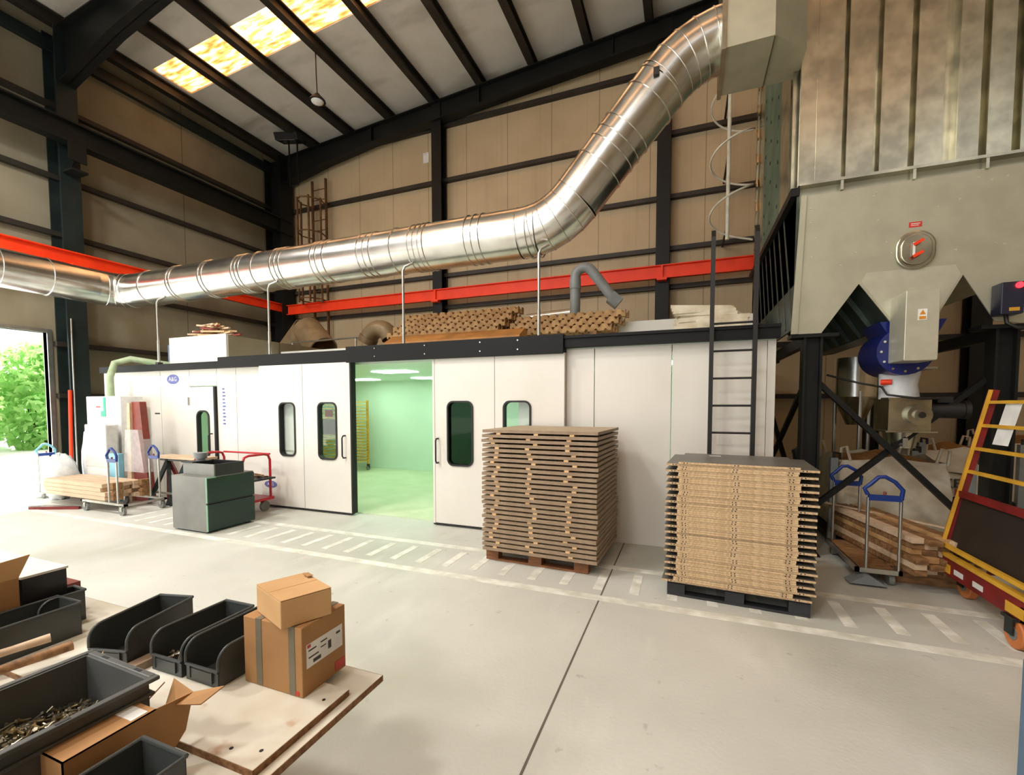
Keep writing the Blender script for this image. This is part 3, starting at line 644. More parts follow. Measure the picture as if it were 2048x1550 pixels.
# ------------------------------------------------------------------ spiral duct
DYA, DR = 5.45, .305
A_ = at(1145, 410, 1, DYA); B_ = at(1248, 273, 1, DYA); sl = (B_-A_).normalized()
Z1, Z2 = 3.775, 5.5
C1 = A_+sl*((Z1-A_.z)/sl.z); C2 = A_+sl*((Z2-A_.z)/sl.z)
BXP = .275
def bend(p, c, q, l, n):
    a = c+(p-c).normalized()*l; b = c+(q-c).normalized()*l
    return [a*(1-t)**2+c*2*t*(1-t)+b*t*t for t in [i/n for i in range(n+1)]]
LX = -10.15
S0 = Vector((LX, -3, Z1)); S1 = Vector((LX, DYA, Z1)); S4 = Vector((BXP, DYA, Z2))
e1 = bend(S0, S1, C1, .5, 5); e2 = bend(S1, C1, C2, .42, 5); e3 = bend(C1, C2, S4, .42, 5)
duct = thing('spiral_duct', 'large shiny ventilation duct bending up over the booth to the dust collector', 'duct', (-4, DYA, Z1-DR))
obj('duct_run', MB().tube([S0, e1[0]], DR, 40, cap=False), 'duct', duct, smooth=50, label='left run towards the yard')
obj('duct_elbow', MB().tube(e1, DR, 40, cap=False), 'duct', duct, smooth=12)
obj('duct_run', MB().tube([e1[-1], e2[0]], DR, 40, cap=False), 'duct', duct, smooth=50)
obj('duct_elbow', MB().tube(e2, DR, 40, cap=False), 'duct', duct, smooth=12)
obj('duct_run', MB().tube([e2[-1], e3[0]], DR, 40, cap=False), 'duct', duct, smooth=50, label='inclined run')
obj('duct_elbow', MB().tube(e3, DR, 40, cap=False), 'duct', duct, smooth=12)
obj('duct_run', MB().tube([e3[-1], S4], DR, 40, cap=False), 'duct', duct, smooth=50)
def band(c, t, w=.02, h=.013):
    t = Vector(t).normalized()*w/2; obj('joint_band', MB().tube([c-t, c-t*.4, c+t*.4, c+t], [DR+.001, DR+h, DR+h, DR+.001], 40, cap=False), 'duct', duct, smooth=60)
for q in (284, 340, 346, 404, 411, 470, 477, 484, 509, 547, 556, 564, 627, 637, 651, 719, 731, 743, 784, 820, 830, 840, 849, 931, 945, 960, 1052, 1069):
    x = at(q, 590-.1505*(q-230), 1, DYA-.22).x; band(Vector((x, DYA, Z1)), (1,0,0))
for p in e1[1:-1]+e2[:]+e3[:]:
    L_ = e1 if p in e1 else e2 if p in e2 else e3; i = L_.index(p); a = L_[max(i-1,0)]; b = L_[min(i+1,5)]
    band(p.copy(), b-a, .012, .007)
ln = (C2-C1).length
for f in (.36, .45, .5, .56, .72, .8): band(C1.lerp(C2, f), C2-C1)
for y in (4.3, 3.7, 3.0): band(Vector((LX, y, Z1)), (0,1,0))
obj('hanger_lug', MB().box((e3[0].x-.08, DYA-.34, e3[0].z-.1), (e3[0].x-.02, DYA-.24, e3[0].z-.02)), 'black', duct)
for i, q in enumerate((318, 540, 808, 1078)):
    x = at(q, 690-.06*(q-318), 1, 5.2).x
    t = thing('support_rod', 'thin pale rod holding the duct above the booth, %s from the left' % ordn(i, 'first'), 'rod', (x, 5.2, 2.36), 0, 'duct support rods')
    zt = Z1-math.sqrt(DR**2-.18**2)
    obj('rod', MB().tube([(x, 5.19, 2.36), (x, 5.19, zt-.12), (x+.02, 5.2, zt-.06), (x+.1, 5.27, zt)], .017, 8), 'alu', t, smooth=50)
    obj('sleeve', MB().cyl((x, 5.19, 2.36), (x, 5.19, 2.75), .022, 8), 'alu', t, smooth=50)
    obj('foot_plate', MB().box((x-.04, 5.15, 2.33), (x+.04, 5.23, 2.365)), 'black', t)
# ------------------------------------------------------------------ dust collector
dc = thing('dust_collector', 'huge grey metal dust collector with ribbed housing and hopper on dark legs', 'dust collector', (2.0, 7.0, 0))
X0, X1, Y0, Y1 = 1.09, 3.07, 5.5, 8.8
gx = [at(q, 180, 1, Y0).x for q in (1691, 1756, 1826, 1902, 1969, 2036)]; gw = [.035, .05, .045, .1, .05, .05]
prof = [(X0, Y0)]
for g, w in zip(gx, gw): prof += [(g-w/2, Y0), (g-w/2+.008, Y0+.09), (g+w/2-.008, Y0+.09), (g+w/2, Y0)]
prof += [(X1, Y0), (X1, Y1), (X0, Y1)]
body = obj('housing', MB().prism(prof, 2, 3.86, 7.8), 'galv', dc)
sm = MB()
for g, w in zip(gx, gw): sm.box((g+w/2, Y0-.018, 3.86), (g+w/2+.02, Y0, 7.8))
sm.box((X0+.1, Y0-.008, 3.86), (X0+.106, Y0, 7.8))
obj('panel_seam', sm, 'galv', dc)
obj('corner_flange', MB().box((X0-.045, Y0-.012, 3.86), (X0+.02, Y0+.04, 7.8)), 'galv', dc)
obj('base_flange', MB().box((X0-.03, Y0-.07, 3.835), (X1, Y0+.05, 3.862)), 'galv', dc)
for q in (1683, 1826, 1970): x = at(q, 350, 1, Y0-.03).x; obj('flange_bracket', MB().box((x-.012, Y0-.065, 3.74), (x+.012, Y0, 3.836)), 'galv', dc)
obj('hopper_top', MB().box((1.04, Y0+.03, 2.86), (X1, Y1, 3.835)), 'hopper', dc)
FYP = 5.47
fp = [at(a, b, 1, FYP) for a, b in ((1606, 394), (1585, 668), (1642, 668), (1717, 568), (1786, 652), (1868, 640), (1925, 550), (1988, 642))]
pts = [(p.x, p.z) for p in fp]; pts[1] = (pts[1][0], 2.335); pts[2] = (pts[2][0], 2.335)
pts += [(2.83, 2.335), (3.05, 2.335), (3.05, fp[0].z+.02)]
obj('front_plate', MB().prism(pts, 1, FYP-.012, FYP), 'hopper', dc)
obj('front_edge', MB().prism([(pts[0][0]-.02, pts[0][1]), (pts[0][0]+.03, pts[0][1]), (pts[1][0]+.04, pts[1][1]), (pts[1][0]-.02, pts[1][1])], 1, FYP-.03, FYP-.012), 'hopper', dc)
# ribbed side below the housing, seen edge-on from the front
zs = 2.4
sd = MB().box((1.04, Y0, zs), (1.06, Y1, 3.835))
for k in range(9):
    y = Y0+.36+.32*k; sd.obox((1.037, y, 3.1), (0, -.3, -.66), (.004, 0, 0), (0, .02, -.009))
obj('ribbed_side', sd, 'hopperdark', dc)
obj('side_rail', MB().box((.98, Y0-.02, 3.76), (1.06, Y1, 3.84)), 'steel', dc)
tr = MB().prism([(pts[3][0], pts[3][1]+.06), (pts[4][0], pts[4][1]), (pts[5][0], pts[5][1]), (pts[6][0], pts[6][1]+.06)], 1, Y0+.005, 8.6)
for k in range(8): tr.obox(((pts[3][0]+pts[4][0])/2-.01, Y0+.4+.4*k, (pts[3][1]+pts[4][1])/2), ((pts[4][0]-pts[3][0])*.48, 0, (pts[4][1]-pts[3][1])*.48), (0, .02, 0), (.02, 0, .014))
obj('hopper_trough', tr, 'hopperdark', dc)
bl = MB()
rnd = random.Random(5)
for k in range(26): x = 1.15+1.9*rnd.random(); z = 2.95+.75*rnd.random(); bl.cyl((x, FYP-.018, z), (x, FYP-.011, z), .009, 8)
for a, b in ((3, 4), (4, 5)):
    pass
for k in range(9):
    for (a, b) in ((pts[3], pts[4]), (pts[6], pts[5])):
        t_ = .08+.84*k/8; x = a[0]+(b[0]-a[0])*t_+(.05 if a is pts[3] else -.05); z = a[1]+(b[1]-a[1])*t_+.04; bl.cyl((x, FYP-.018, z), (x, FYP-.011, z), .008, 8)
    x = pts[3][0]+.1+(pts[6][0]-pts[3][0]-.2)*k/8; bl.cyl((x, FYP-.018, pts[3][1]+.05), (x, FYP-.011, pts[3][1]+.05), .009, 8)
obj('bolt_heads', bl, 'hopperlt', dc)
obj('reinforcing_plate', MB().prism([(pts[3][0]+.02, pts[3][1]+.01), (pts[3][0]+.06, pts[3][1]+.1), (pts[6][0]-.06, pts[6][1]+.1), (pts[6][0]-.02, pts[6][1]+.01), (pts[5][0]-.01, pts[5][1]+.01), (pts[4][0]+.01, pts[4][1]+.01)], 1, FYP-.016, FYP-.012), 'hopperlt', dc)
# inspection hatch: oval dished lid with two red clamps
hx_, hz_ = 2.015, 3.075
hc = obj('inspection_hatch', MB().prism(rr(hx_-.155, hx_+.155, hz_-.18, hz_+.18, .15, 8), 1, FYP-.045, FYP-.012), 'galv', dc, label='oval inspection hatch', bev=.012)
obj('hatch_lid', MB().prism(rr(hx_-.12, hx_+.12, hz_-.145, hz_+.145, .115, 8), 1, FYP-.06, FYP-.045), 'galv', hc, bev=.01)
for s in (-1, 1): obj('clamp_knob', MB().cyl((hx_, FYP-.06, hz_+s*.055), (hx_, FYP-.09, hz_+s*.055), .016, 12).bar((hx_-.035, FYP-.095, hz_+s*.055-.02), (hx_+.035, FYP-.095, hz_+s*.055+.02), .02, .026), 'orange', hc)
obj('clamp_bar', MB().box((hx_-.035, FYP-.085, hz_-.06), (hx_-.02, FYP-.07, hz_+.06)), 'paper', hc)
o = obj('red_label', MB().box((1.965, FYP-.014, 3.295), (2.065, FYP-.011, 3.345)), 'redlabel', dc, label='small red label above the hatch')
obj('label_print', MB().box((1.98, FYP-.016, 3.325), (2.05, FYP-.0135, 3.331)).box((1.98, FYP-.016, 3.31), (2.04, FYP-.0135, 3.315)), 'paper', o)
# belt guard, blue valve, sleeve, rotary valve, motor
bg = obj('belt_guard', MB().prism(rr(1.845, 2.09, 2.0, 2.635, .012, 2), 1, 5.12, 5.46), 'hopperlt', dc, bev=.006)
wl = obj('warning_label', MB().box((1.935, 5.116, 2.36), (2.0, 5.1195, 2.46)), 'paper', bg, label='white and amber warning label')
obj('warning_triangle', MB().prism([(1.945, 2.41), (1.99, 2.41), (1.9675, 2.452)], 1, 5.114, 5.116).box((1.943, 5.114, 2.368), (1.992, 5.116, 2.395)), 'amber', bg)
obj('outlet_neck', MB().prism([(1.78, 2.42), (2.3, 2.42), (2.2, 2.2), (1.9, 2.2)], 1, 5.5, 6.0), 'navy', dc)
vb = obj('blue_valve', MB().cyl((1.98, 5.46, 2.12), (1.98, 5.98, 2.12), .23, 26).box((1.86, 5.5, 1.96), (2.16, 5.95, 2.1)), 'navy', dc, smooth=40, label='dark blue valve housing')
b2 = MB()
for k in range(12): a = 2*PI*k/12; b2.cyl((1.98+.195*math.cos(a), 5.445, 2.12+.195*math.sin(a)), (1.98+.195*math.cos(a), 5.462, 2.12+.195*math.sin(a)), .012, 8)
obj('flange_bolts', b2, 'bolt', vb)
obj('flange', MB().box((1.84, 5.48, 1.945), (2.24, 6.0, 1.965)), 'alu', dc)
obj('sleeve', MB().tube([(2.04, 5.74, 1.945), (2.03, 5.74, 1.8), (2.04, 5.74, 1.67)], [.17, .155, .165], 24), 'film', dc, smooth=50, label='pale flexible sleeve')
obj('sight_port', MB().cyl((1.86, 5.66, 1.83), (1.94, 5.62, 1.83), .028, 14), 'orange', dc)
rv = obj('rotary_valve', MB().box((1.88, 5.52, 1.655), (2.28, 5.98, 1.672)).box((1.9, 5.56, 1.34), (2.24, 5.94, 1.655)).box((1.87, 5.52, 1.325), (2.28, 5.98, 1.34)), 'galv', dc)
obj('bearing', MB().cyl((2.13, 5.5, 1.5), (2.13, 5.56, 1.5), .1, 20).cyl((2.13, 5.47, 1.5), (2.13, 5.5, 1.5), .055, 18), 'galv', rv, smooth=40)
obj('shaft_end', MB().cyl((2.13, 5.455, 1.5), (2.13, 5.475, 1.5), .03, 14), 'black', rv)
mo = obj('motor', MB().cyl((2.26, 5.7, 1.55), (2.52, 5.66, 1.55), .085, 18).box((2.3, 5.6, 1.62), (2.42, 5.72, 1.68)).cyl((2.52, 5.66, 1.55), (2.56, 5.655, 1.55), .092, 18), 'black', dc, smooth=40)
obj('outlet_spout', MB().cyl((2.07, 5.75, 1.16), (2.07, 5.75, 1.325), .12, 20, .15), 'galv', dc, smooth=40)
obj('tap', MB().cyl((2.02, 5.58, 1.2), (2.02, 5.5, 1.2), .018, 8).box((2.0, 5.49, 1.19), (2.04, 5.5, 1.27)), 'alu', dc)
obj('cable', MB().tube([(1.45, 5.9, 1.93), (1.7, 5.75, 1.83), (1.85, 5.6, 1.78), (1.87, 5.52, 1.7), (2.1, 5.46, 1.66), (2.27, 5.5, 1.66)], .012, 6), 'black', dc, smooth=60)
# legs and bracing
for x, y in ((1.14, 5.5), (2.66, 5.5), (1.14, 8.6), (2.66, 8.6)):
    lg = MB().box((x, y, 0), (x+.022, y+.16, 2.335)).box((x+.148, y, 0), (x+.17, y+.16, 2.335)).box((x+.022, y+.06, 0), (x+.148, y+.085, 2.335)).box((x-.03, y-.03, 0), (x+.2, y+.2, .015)).box((x-.12, y-.03, 2.3), (x+.3, y+.18, 2.335))
    obj('leg', lg, 'steel', dc)
obj('brace', MB().bar((1.3, 5.58, 1.83), (2.66, 5.58, .36), .05, .07, (0,1,0)), 'steel', dc)
obj('brace', MB().bar((1.3, 5.64, .5), (2.66, 5.64, 1.84), .05, .06, (0,1,0)), 'steel', dc)
obj('brace', MB().bar((1.22, 5.66, 1.9), (1.22, 8.6, .3), .05, .05), 'steel', dc)
obj('brace', MB().bar((1.22, 5.66, .3), (1.22, 8.6, 1.9), .05, .05), 'steel', dc)
obj('top_beam', MB().box((1.14, 5.66, 2.22), (1.22, 8.7, 2.335)).box((2.74, 5.66, 2.22), (2.82, 8.7, 2.335)), 'steel', dc)
# drilled green posts and ribbed sheet on the left flank of the housing
fl_ = MB().box((1.05, 6.55, 2.6), (1.075, 7.95, 7.8)); gp = obj('drilled_post', fl_, 'postgreen', dc, label='green drilled post sheet')
hb = MB()
for k in range(14):
    z = 3.6+.28*k
    for y in (6.75, 7.3, 7.75): obj('bolt_hole', MB().cyl((1.045, y+.05*(k % 2), z), (1.052, y+.05*(k % 2), z), .024, 10), 'black', gp)
fl2 = MB().box((1.03, 5.95, 3.85), (1.06, 6.45, 7.8)).box((1.0, 5.75, 3.85), (1.06, 5.8, 7.8)).box((1.0, 5.62, 3.85), (1.06, 5.66, 7.8))
obj('side_channel', fl2, 'galv', dc)
zz = MB()
for k in range(24): zz.bar((1.06, 8.75+.09*(k % 2), 2.45+.2*k), (1.06, 8.75+.09*((k+1) % 2), 2.65+.2*k), .02, .12, (0,1,0))
obj('corrugated_edge', zz, 'galv', dc)
# inlet plenum box
c0 = at(1453, 95, 1, 5.01); c1 = at(1550, 69, 1, 5.01); PZ = 5.1
ib = obj('inlet_box', MB().prism([(.31, 5.01), (.73, 5.01), (1.05, 5.32), (1.05, 5.75), (.31, 5.75)], 2, PZ, 7.6), 'hopper', dc)
obj('inlet_flange', MB().box((.27, 4.99, PZ-.02), (.31, 5.78, 7.6)), 'galv', ib)
obj('bottom_seam', MB().bar((.73, 5.01, PZ-.004), (.73, 5.75, PZ-.004), .012, .012), 'galv', ib)
# control box on the front plate
cbx = obj('control_box', MB().box((2.585, 5.3, 2.4), (2.74, 5.45, 2.68)), 'bluebox', dc, label='dark blue control box', bev=.008)
obj('pilot_lamp', MB().cyl((2.7, 5.3, 2.645), (2.7, 5.285, 2.645), .026, 16), 'redlamp', cbx, label='lit red lamp')
o = obj('yellow_sticker', MB().box((2.64, 5.297, 2.425), (2.71, 5.3, 2.455)), 'yellow', cbx)
obj('cable', MB().tube([(2.66, 5.38, 2.4), (2.66, 5.36, 2.33), (2.72, 5.34, 2.28), (2.85, 5.33, 2.28), (3.0, 5.4, 2.33)], .016, 8), 'black', cbx, smooth=60)
# white air pipe with spiral hose by the collector's flank
t = thing('spiral_hose', 'white coiled hose around an upright white pipe left of the collector', 'hose', (.65, 9.3, 4.5))
a = at(1465, 165, 1, 9.3); b = at(1450, 480, 1, 9.3); ax_ = (a.x+b.x)/2
obj('pipe', MB().cyl((ax_, 9.3, b.z), (ax_, 9.3, a.z+1.4), .035, 10), 'hosewhite', t, smooth=50)
sp_ = []
for i in range(96):
    th = 2*PI*i/25; sp_.append((ax_+.05+.36*math.cos(th), 9.3+.36*math.sin(th), b.z-.05+.98*i/25))
obj('coil', MB().tube(sp_, .018, 6), 'hosewhite', t, smooth=60)
obj('wall_bracket', MB().box((ax_-.02, 9.3, 6.2), (ax_+.02, 10.5, 6.24)).box((ax_-.02, 9.3, 7.5), (ax_+.02, 10.5, 7.54)).box((ax_-.02, 9.3, 4.9), (ax_+.02, 10.5, 4.94)), 'girt', t)
# small filter drum behind the legs
t = thing('filter_drum', 'shiny cylindrical filter drum behind the collector legs', 'drum', (2.38, 8.2, 0))
obj('drum', MB().cyl((2.38, 8.2, 1.72), (2.38, 8.2, 2.3), .27, 28), 'duct', t, smooth=40)
obj('cone', MB().cyl((2.38, 8.2, 1.3), (2.38, 8.2, 1.72), .1, 24, .27), 'galv', t, smooth=40)
for a in (0.5, 2.6, 4.7): obj('leg', MB().cyl((2.38+.24*math.cos(a), 8.2+.24*math.sin(a), 0), (2.38+.25*math.cos(a), 8.2+.25*math.sin(a), 1.8), .025, 8), 'alu', t)
# ------------------------------------------------------------------ big bags in their steel frames
def bigbag(x0, x1, y0, y1, z0, z1, label, seed, txt=False):
    t = thing('bulk_bag', label, 'bag', ((x0+x1)/2, (y0+y1)/2, 0))
    n = 12; m = 9; rnd = random.Random(seed); vs = []; fs = []
    per = []
    for i in range(4*n):
        s, k = divmod(i, n); f = k/n
        per.append([(x0+(x1-x0)*f, y0), (x1, y0+(y1-y0)*f), (x1-(x1-x0)*f, y1), (x0, y1-(y1-y0)*f)][s])
    cx, cy = (x0+x1)/2, (y0+y1)/2
    for j in range(m+1):
        f = j/m; z = z0+(z1-z0)*f; bul = 1+.06*math.sin(PI*f)-.04*(f > .85)
        for (x, y) in per:
            d = .028*noise.noise(Vector((x*3+seed, y*3+z*2, z*5)))+.02*noise.noise(Vector((x*8+z*6, y*8, z*4+seed)))
            sag = -.06*abs(math.sin(4*math.atan2(y-cy, x-cx)/2)) * (1 if j == m else 0)
            vs.append((cx+(x-cx)*(bul+d*2), cy+(y-cy)*(bul+d*2), z+(sag if j == m else 0)))
    N4 = 4*n
    for j in range(m):
        for i in range(N4): fs.append((j*N4+i, j*N4+(i+1) % N4, (j+1)*N4+(i+1) % N4, (j+1)*N4+i))
    fs.append(tuple(range(N4))[::-1])
    obj('bag_body', MB().add(vs, fs), 'bag', t, smooth=60)
    mb = MB(); rx, ry = (x1-x0)/2*.97, (y1-y0)/2*.97; g = 12; vs = []; fs = []
    for i in range(g+1):
        for j in range(g+1):
            u, v = -1+2*i/g, -1+2*j/g
            vs.append((cx+rx*u, cy+ry*v, z1-.1+.14*(1-max(abs(u), abs(v)))+.04*noise.noise(Vector((u*2+seed, v*2, 0)))))
    for i in range(g):
        for j in range(g): fs.append((i*(g+1)+j, (i+1)*(g+1)+j, (i+1)*(g+1)+j+1, i*(g+1)+j+1))
    obj('sawdust', mb.add(vs, fs), 'sawdust', t, smooth=60, label='brown sawdust in the open top', kind='stuff')
    for x, y in ((x0, y0), (x1, y0), (x0, y1), (x1, y1)): obj('lifting_loop', MB().tube([(x, y, z1-.08), (x+.01, y, z1+.08), (x+.06*(1 if x == x0 else -1), y, z1+.1), (x+.1*(1 if x == x0 else -1), y, z1-.06)], .016, 6), 'bag', t, smooth=60)
    return t
bigbag(1.68, 2.66, 6.2, 7.15, .12, 1.02, 'open white bulk bag of sawdust under the rotary valve, nearest the trolley', 2)
b2_ = bigbag(3.02, 3.82, 7.6, 8.4, .38, 1.05, 'white bulk bag with dark printed letters behind the right leg', 4)
rx_ = Matrix.Rotation(0, 3, 'Z') @ FRONT
text('printed_letters', 'CKER', .17, b2_, 'tagtext', (at(1902, 970, 1, 7.55).x, 7.55, .56), FRONT, .012)
obj('printed_swoosh', MB().tube([(3.25, 7.55, .71), (3.4, 7.545, .69), (3.54, 7.55, .73), (3.6, 7.555, .76)], [.006, .014, .012, .003], 6), 'tagtext', b2_)
bigbag(4.3, 5.3, 8.6, 9.5, .0, 1.1, 'white bulk bag at the right edge behind the yellow cart', 6)
def bagframe(x0, x1, y0, y1, z, label, sh=None):
    t = thing('bag_frame', label, 'frame', ((x0+x1)/2, (y0+y1)/2, 0))
    for x, y in ((x0, y0), (x1, y0), (x0, y1), (x1, y1)):
        p = obj('post', MB().box((x-.035, y-.035, 0), (x+.035, y+.035, z)), 'pvc', t)
        obj('hook', MB().tube([(x, y, z), (x, y, z+.06), (x+.06, y, z+.05), (x+.06, y, z-.02)], .016, 6), 'black', p)
    if sh: obj('base_shelf', MB().box((x0, y0, sh-.05), (x1, y1, sh)), 'steel', t)
    obj('base_bar', MB().box((x0, y0-.02, .04), (x1, y0+.02, .1)).box((x0, y1-.02, .04), (x1, y1+.02, .1)).box((x0-.02, y0, .04), (x0+.02, y1, .1)).box((x1-.02, y0, .04), (x1+.02, y1, .1)), 'steel', t)
bagframe(1.58, 2.78, 6.05, 7.3, 1.0, 'grey steel frame holding the bag under the rotary valve', .1)
bagframe(2.92, 3.92, 7.48, 8.5, 1.1, 'grey steel frame carrying the printed bag', .36)
solo('hanging_valve', MB().blob((1.3, 6.2, 1.0), .1, .1, .13, 10, 8, .4, 3).cyl((1.3, 6.2, .0), (1.3, 6.2, .95), .02, 8), 'steelgreen', 'dark green valve on a stand beside the left collector leg', 'valve', smooth=50)
# ------------------------------------------------------------------ pallets and board stacks
def pallet(label, loc, rz, L, W, m, blockm=None):
    t = thing('pallet', label, 'pallet', loc, rz); h = .125
    for y in (-W/2+.05, 0, W/2-.05):
        obj('skid', MB().box((-L/2, y-.05, 0), (L/2, y+.05, .02)), m, t, False, bev=.003)
        for x in (-L/2+.07, 0, L/2-.07): obj('block', MB().box((x-.07, y-.05, .02), (x+.07, y+.05, .09)), blockm or m, t, False, bev=.003)
    for k in range(7):
        y = -W/2+.05+k*(W-.1)/6; obj('deck_board', MB().box((-L/2, y-.045, .105), (L/2, y+.045, h)), m, t, False, bev=.002)
    for x in (-L/2+.07, 0, L/2-.07): obj('stringer', MB().box((x-.07, -W/2, .09), (x+.07, W/2, .105)), m, t, False)
    return t
R1 = -.045; C1x = Vector((-1.305, 4.56, 0))
def loc1(x, y, z=0): return C1x+Vector((x*math.cos(R1)-y*math.sin(R1), x*math.sin(R1)+y*math.cos(R1), z))
pallet('brown wooden pallet under the stack of brown boards in front of the sliding door', loc1(-.05, .02), R1, 1.08, .86, 'palletwood')
n1 = 26; per = (1.372-.125)/n1; th = .029
bm_ = MB().box((-.59, -.49, 0), (.59, .49, th)).mesh('brown_board', 'mdf')
bm_.materials.append(M['mdftop']); bm_.polygons[1].material_index = 1
sp_me = MB().box((-.022, 0, 0), (.022, .3, per-th)).mesh('spacer', 'spacer')
rnd = random.Random(11)
for i in range(n1):
    z = .125+i*per+(per-th)*(1 if i else 0)
    z = .125+i*per
    o = bpy.data.objects.new('board', bm_); COL.objects.link(o); o.location = loc1(rnd.uniform(-.008, .008), rnd.uniform(-.008, .008), z); o.rotation_euler = (0, 0, R1+rnd.uniform(-.004, .004))
    setp(o, 'brown board, %s in the spaced stack before the sliding door' % ordn(n1-1-i), 'board', 'brown boards stacked with spacers')
    if i < n1-1:
        for c_, xx in enumerate((-.45, -.06, .33)):
            s = bpy.data.objects.new('spacer_block', sp_me); COL.objects.link(s); s.location = loc1(xx+rnd.uniform(-.05, .05), -.487, z+th); s.rotation_euler = (0, 0, R1)
            setp(s, 'pale spacer block in the %s gap of the brown board stack, %s column' % (ordn(n1-2-i), ['left', 'middle', 'right'][c_]), 'spacer', 'spacer blocks between the brown boards')
R2 = -.07; C2x = Vector((.41, 4.235, 0))
def loc2(x, y, z=0): return C2x+Vector((x*math.cos(R2)-y*math.sin(R2), x*math.sin(R2)+y*math.cos(R2), z))
pallet('black pallet under the grey-faced chipboard stack', loc2(0, .02), R2, 1.02, .72, 'palletblack')
def chipboard(name, w, d, t, holes):
    mb = MB().box((-w/2, -d/2, 0), (w/2, d/2, t)); n = len(mb.f)
    for h in holes:
        for k in (-.012, .012): mb.box((h+k-.0045, -d/2-.0008, t*.28), (h+k+.0045, -d/2+.002, t*.75))
    me = mb.mesh(name, 'chip'); me.materials.append(M['laminate']); me.materials.append(M['rubber'])
    for k, p in enumerate(me.polygons):
        if k < 2: p.material_index = 1
        if k >= n: p.material_index = 2
    return me
tw = .0172; wide = chipboard('wide_board', 1.065, .74, tw, (-.47, .44)); nar = chipboard('narrow_board', .85, .74, tw, (-.37, 0, .37))
lay = []
for i in range(20): lay += ['w'] + (['n', 'n'] if i < 19 else ['n'])
z = .126; nl = len(lay); sx = 0
rnd = random.Random(12)
pw = (1.135-.126)/nl
for i, k in enumerate(lay):
    o = bpy.data.objects.new('chipboard_panel', wide if k == 'w' else nar); COL.objects.link(o)
    if k == 'w': sx = rnd.uniform(-.008, .008)-.02*(i < 3)
    o.location = loc2(sx+rnd.uniform(-.004, .004)+(-.012 if k == 'n' else 0), rnd.uniform(-.003, .003)+(-.006 if k == 'n' else 0), z); o.rotation_euler = (0, 0, R2)
    o.scale = (1, 1, pw/tw*.97)
    z += pw
    setp(o, '%s chipboard panel with grey face, %s in the stack beside the ladder' % ('wide' if k == 'w' else 'narrow', ordn(nl-1-i)), 'board', 'grey-faced chipboard panels')
solo('paper_slip', MB().obox(loc2(-.17, .2, z+.001), (.05, -.003, 0), (.001, .018, 0), (0, 0, .0008)), 'paper', 'small white paper slip on top of the grey chipboard stack', 'paper')
# ------------------------------------------------------------------ trolley with blue handles and timber, right
def handle_frame(t, a, b, zh, lean=(0,0), m='blue'):
    """two tubes carrying a D-shaped plastic handle; a and b are the feet"""
    a, b = Vector(a), Vector(b); d = (b-a).normalized(); up = Vector((lean[0], lean[1], 1)).normalized()
    h = zh-a.z; A, B = a+up*(h*.78), b+up*(h*.78)
    for p, q in ((a, A), (b, B)): obj('upright', MB().cyl(p, q, .013, 10), 'alu', t, smooth=50)
    w = (b-a).length
    mid = [A+up*h*.03-d*.005, A+up*h*.09-d*.03, A+up*h*.14+d*w*.06, A+up*h*.215+d*w*.3, A+up*h*.22+d*w*.5, A+up*h*.17+d*w*.8, A+up*h*.09+d*w*1.04, B-up*h*.01+d*.0]
    o = obj('hand_grip', MB().tube(mid, .017, 10), 'blue', t, smooth=60, label='blue plastic grip')
    o.data.materials[0] = M[m]
    obj('grip_base', MB().bar(A+up*h*.0, B+up*h*.0, .03, .05), 'blue', o)
    obj('button', MB().cyl(A+up*h*.035+d*w*.5, A+up*h*.065+d*w*.5, .012, 8), 'redwood', o)
t = thing('platform_trolley', 'platform trolley with two blue D-shaped grips beside the chipboard stack', 'trolley', (1.68, 5.2, 0))
obj('platform', MB().box((1.46, 4.8, .135), (1.74, 5.7, .15)), 'rough', t)
obj('platform_frame', MB().box((1.44, 4.78, .11), (1.47, 5.72, .15)).box((1.44, 4.78, .11), (1.78, 4.81, .15)).box((1.44, 5.69, .11), (1.78, 5.72, .15)).box((1.75, 4.78, .11), (1.78, 5.72, .15)), 'alu', t)
handle_frame(t, (1.52, 4.8, .12), (1.755, 4.8, .12), .97)
handle_frame(t, (1.5, 5.7, .12), (1.73, 5.7, .12), .95)
w_ = obj('wheel_guard', MB().prism([(1.38, 0.02), (1.66, .02), (1.53, .1), (1.5, .1)], 1, 4.72, 4.86), 'pvc', t)
for x, y in ((1.5, 4.86), (1.72, 4.86), (1.5, 5.64), (1.72, 5.64)): obj('wheel', MB().cyl((x-.02, y, .05), (x+.02, y, .05), .05, 14), 'greywheel', t, smooth=40)
rnd = random.Random(21); k = 0
for lay_ in range(6):
    for c_ in range(5):
        y0 = 4.66+.12*rnd.random(); L = 1.5-.2*rnd.random(); x = 1.86+.105*c_+rnd.uniform(-.012, .012)-.03*lay_*(1 if c_ == 4 else 0); z0 = .16+.052*lay_
        d = Vector((-.2+.02*rnd.uniform(-1, 1), 1, 0)).normalized(); s = Vector((d.y, -d.x, 0)); c = Vector((x, y0, z0))+d*L/2
        mb = MB().obox(c+Vector((0,0,.024)), d*L/2, s*(.044+.006*rnd.random()), (0, 0, .022+.003*rnd.random()))
        o = solo('timber_plank', mb, ['rough', 'plank', 'rough', 'batten'][k % 4], 'rough timber plank beside the blue-grip trolley, %s from the left in the %s layer' % (ordn(c_, 'first'), ['bottom', 'second', 'third', 'fourth', 'fifth', 'top'][lay_]), 'plank', 'timber planks beside the trolley'); k += 1
for y in (4.95, 5.8): solo('timber_bearer', MB().box((1.72, y, 0), (2.42, y+.08, .158)), 'rough', 'timber bearer under the plank pile, %s end' % ('near' if y < 5 else 'far'), 'bearer')
solo('long_lath', MB().bar((1.35, 6.1, .5), (2.55, 5.2, .42), .03, .014), 'plank', 'long thin lath lying across the plank pile', 'lath')
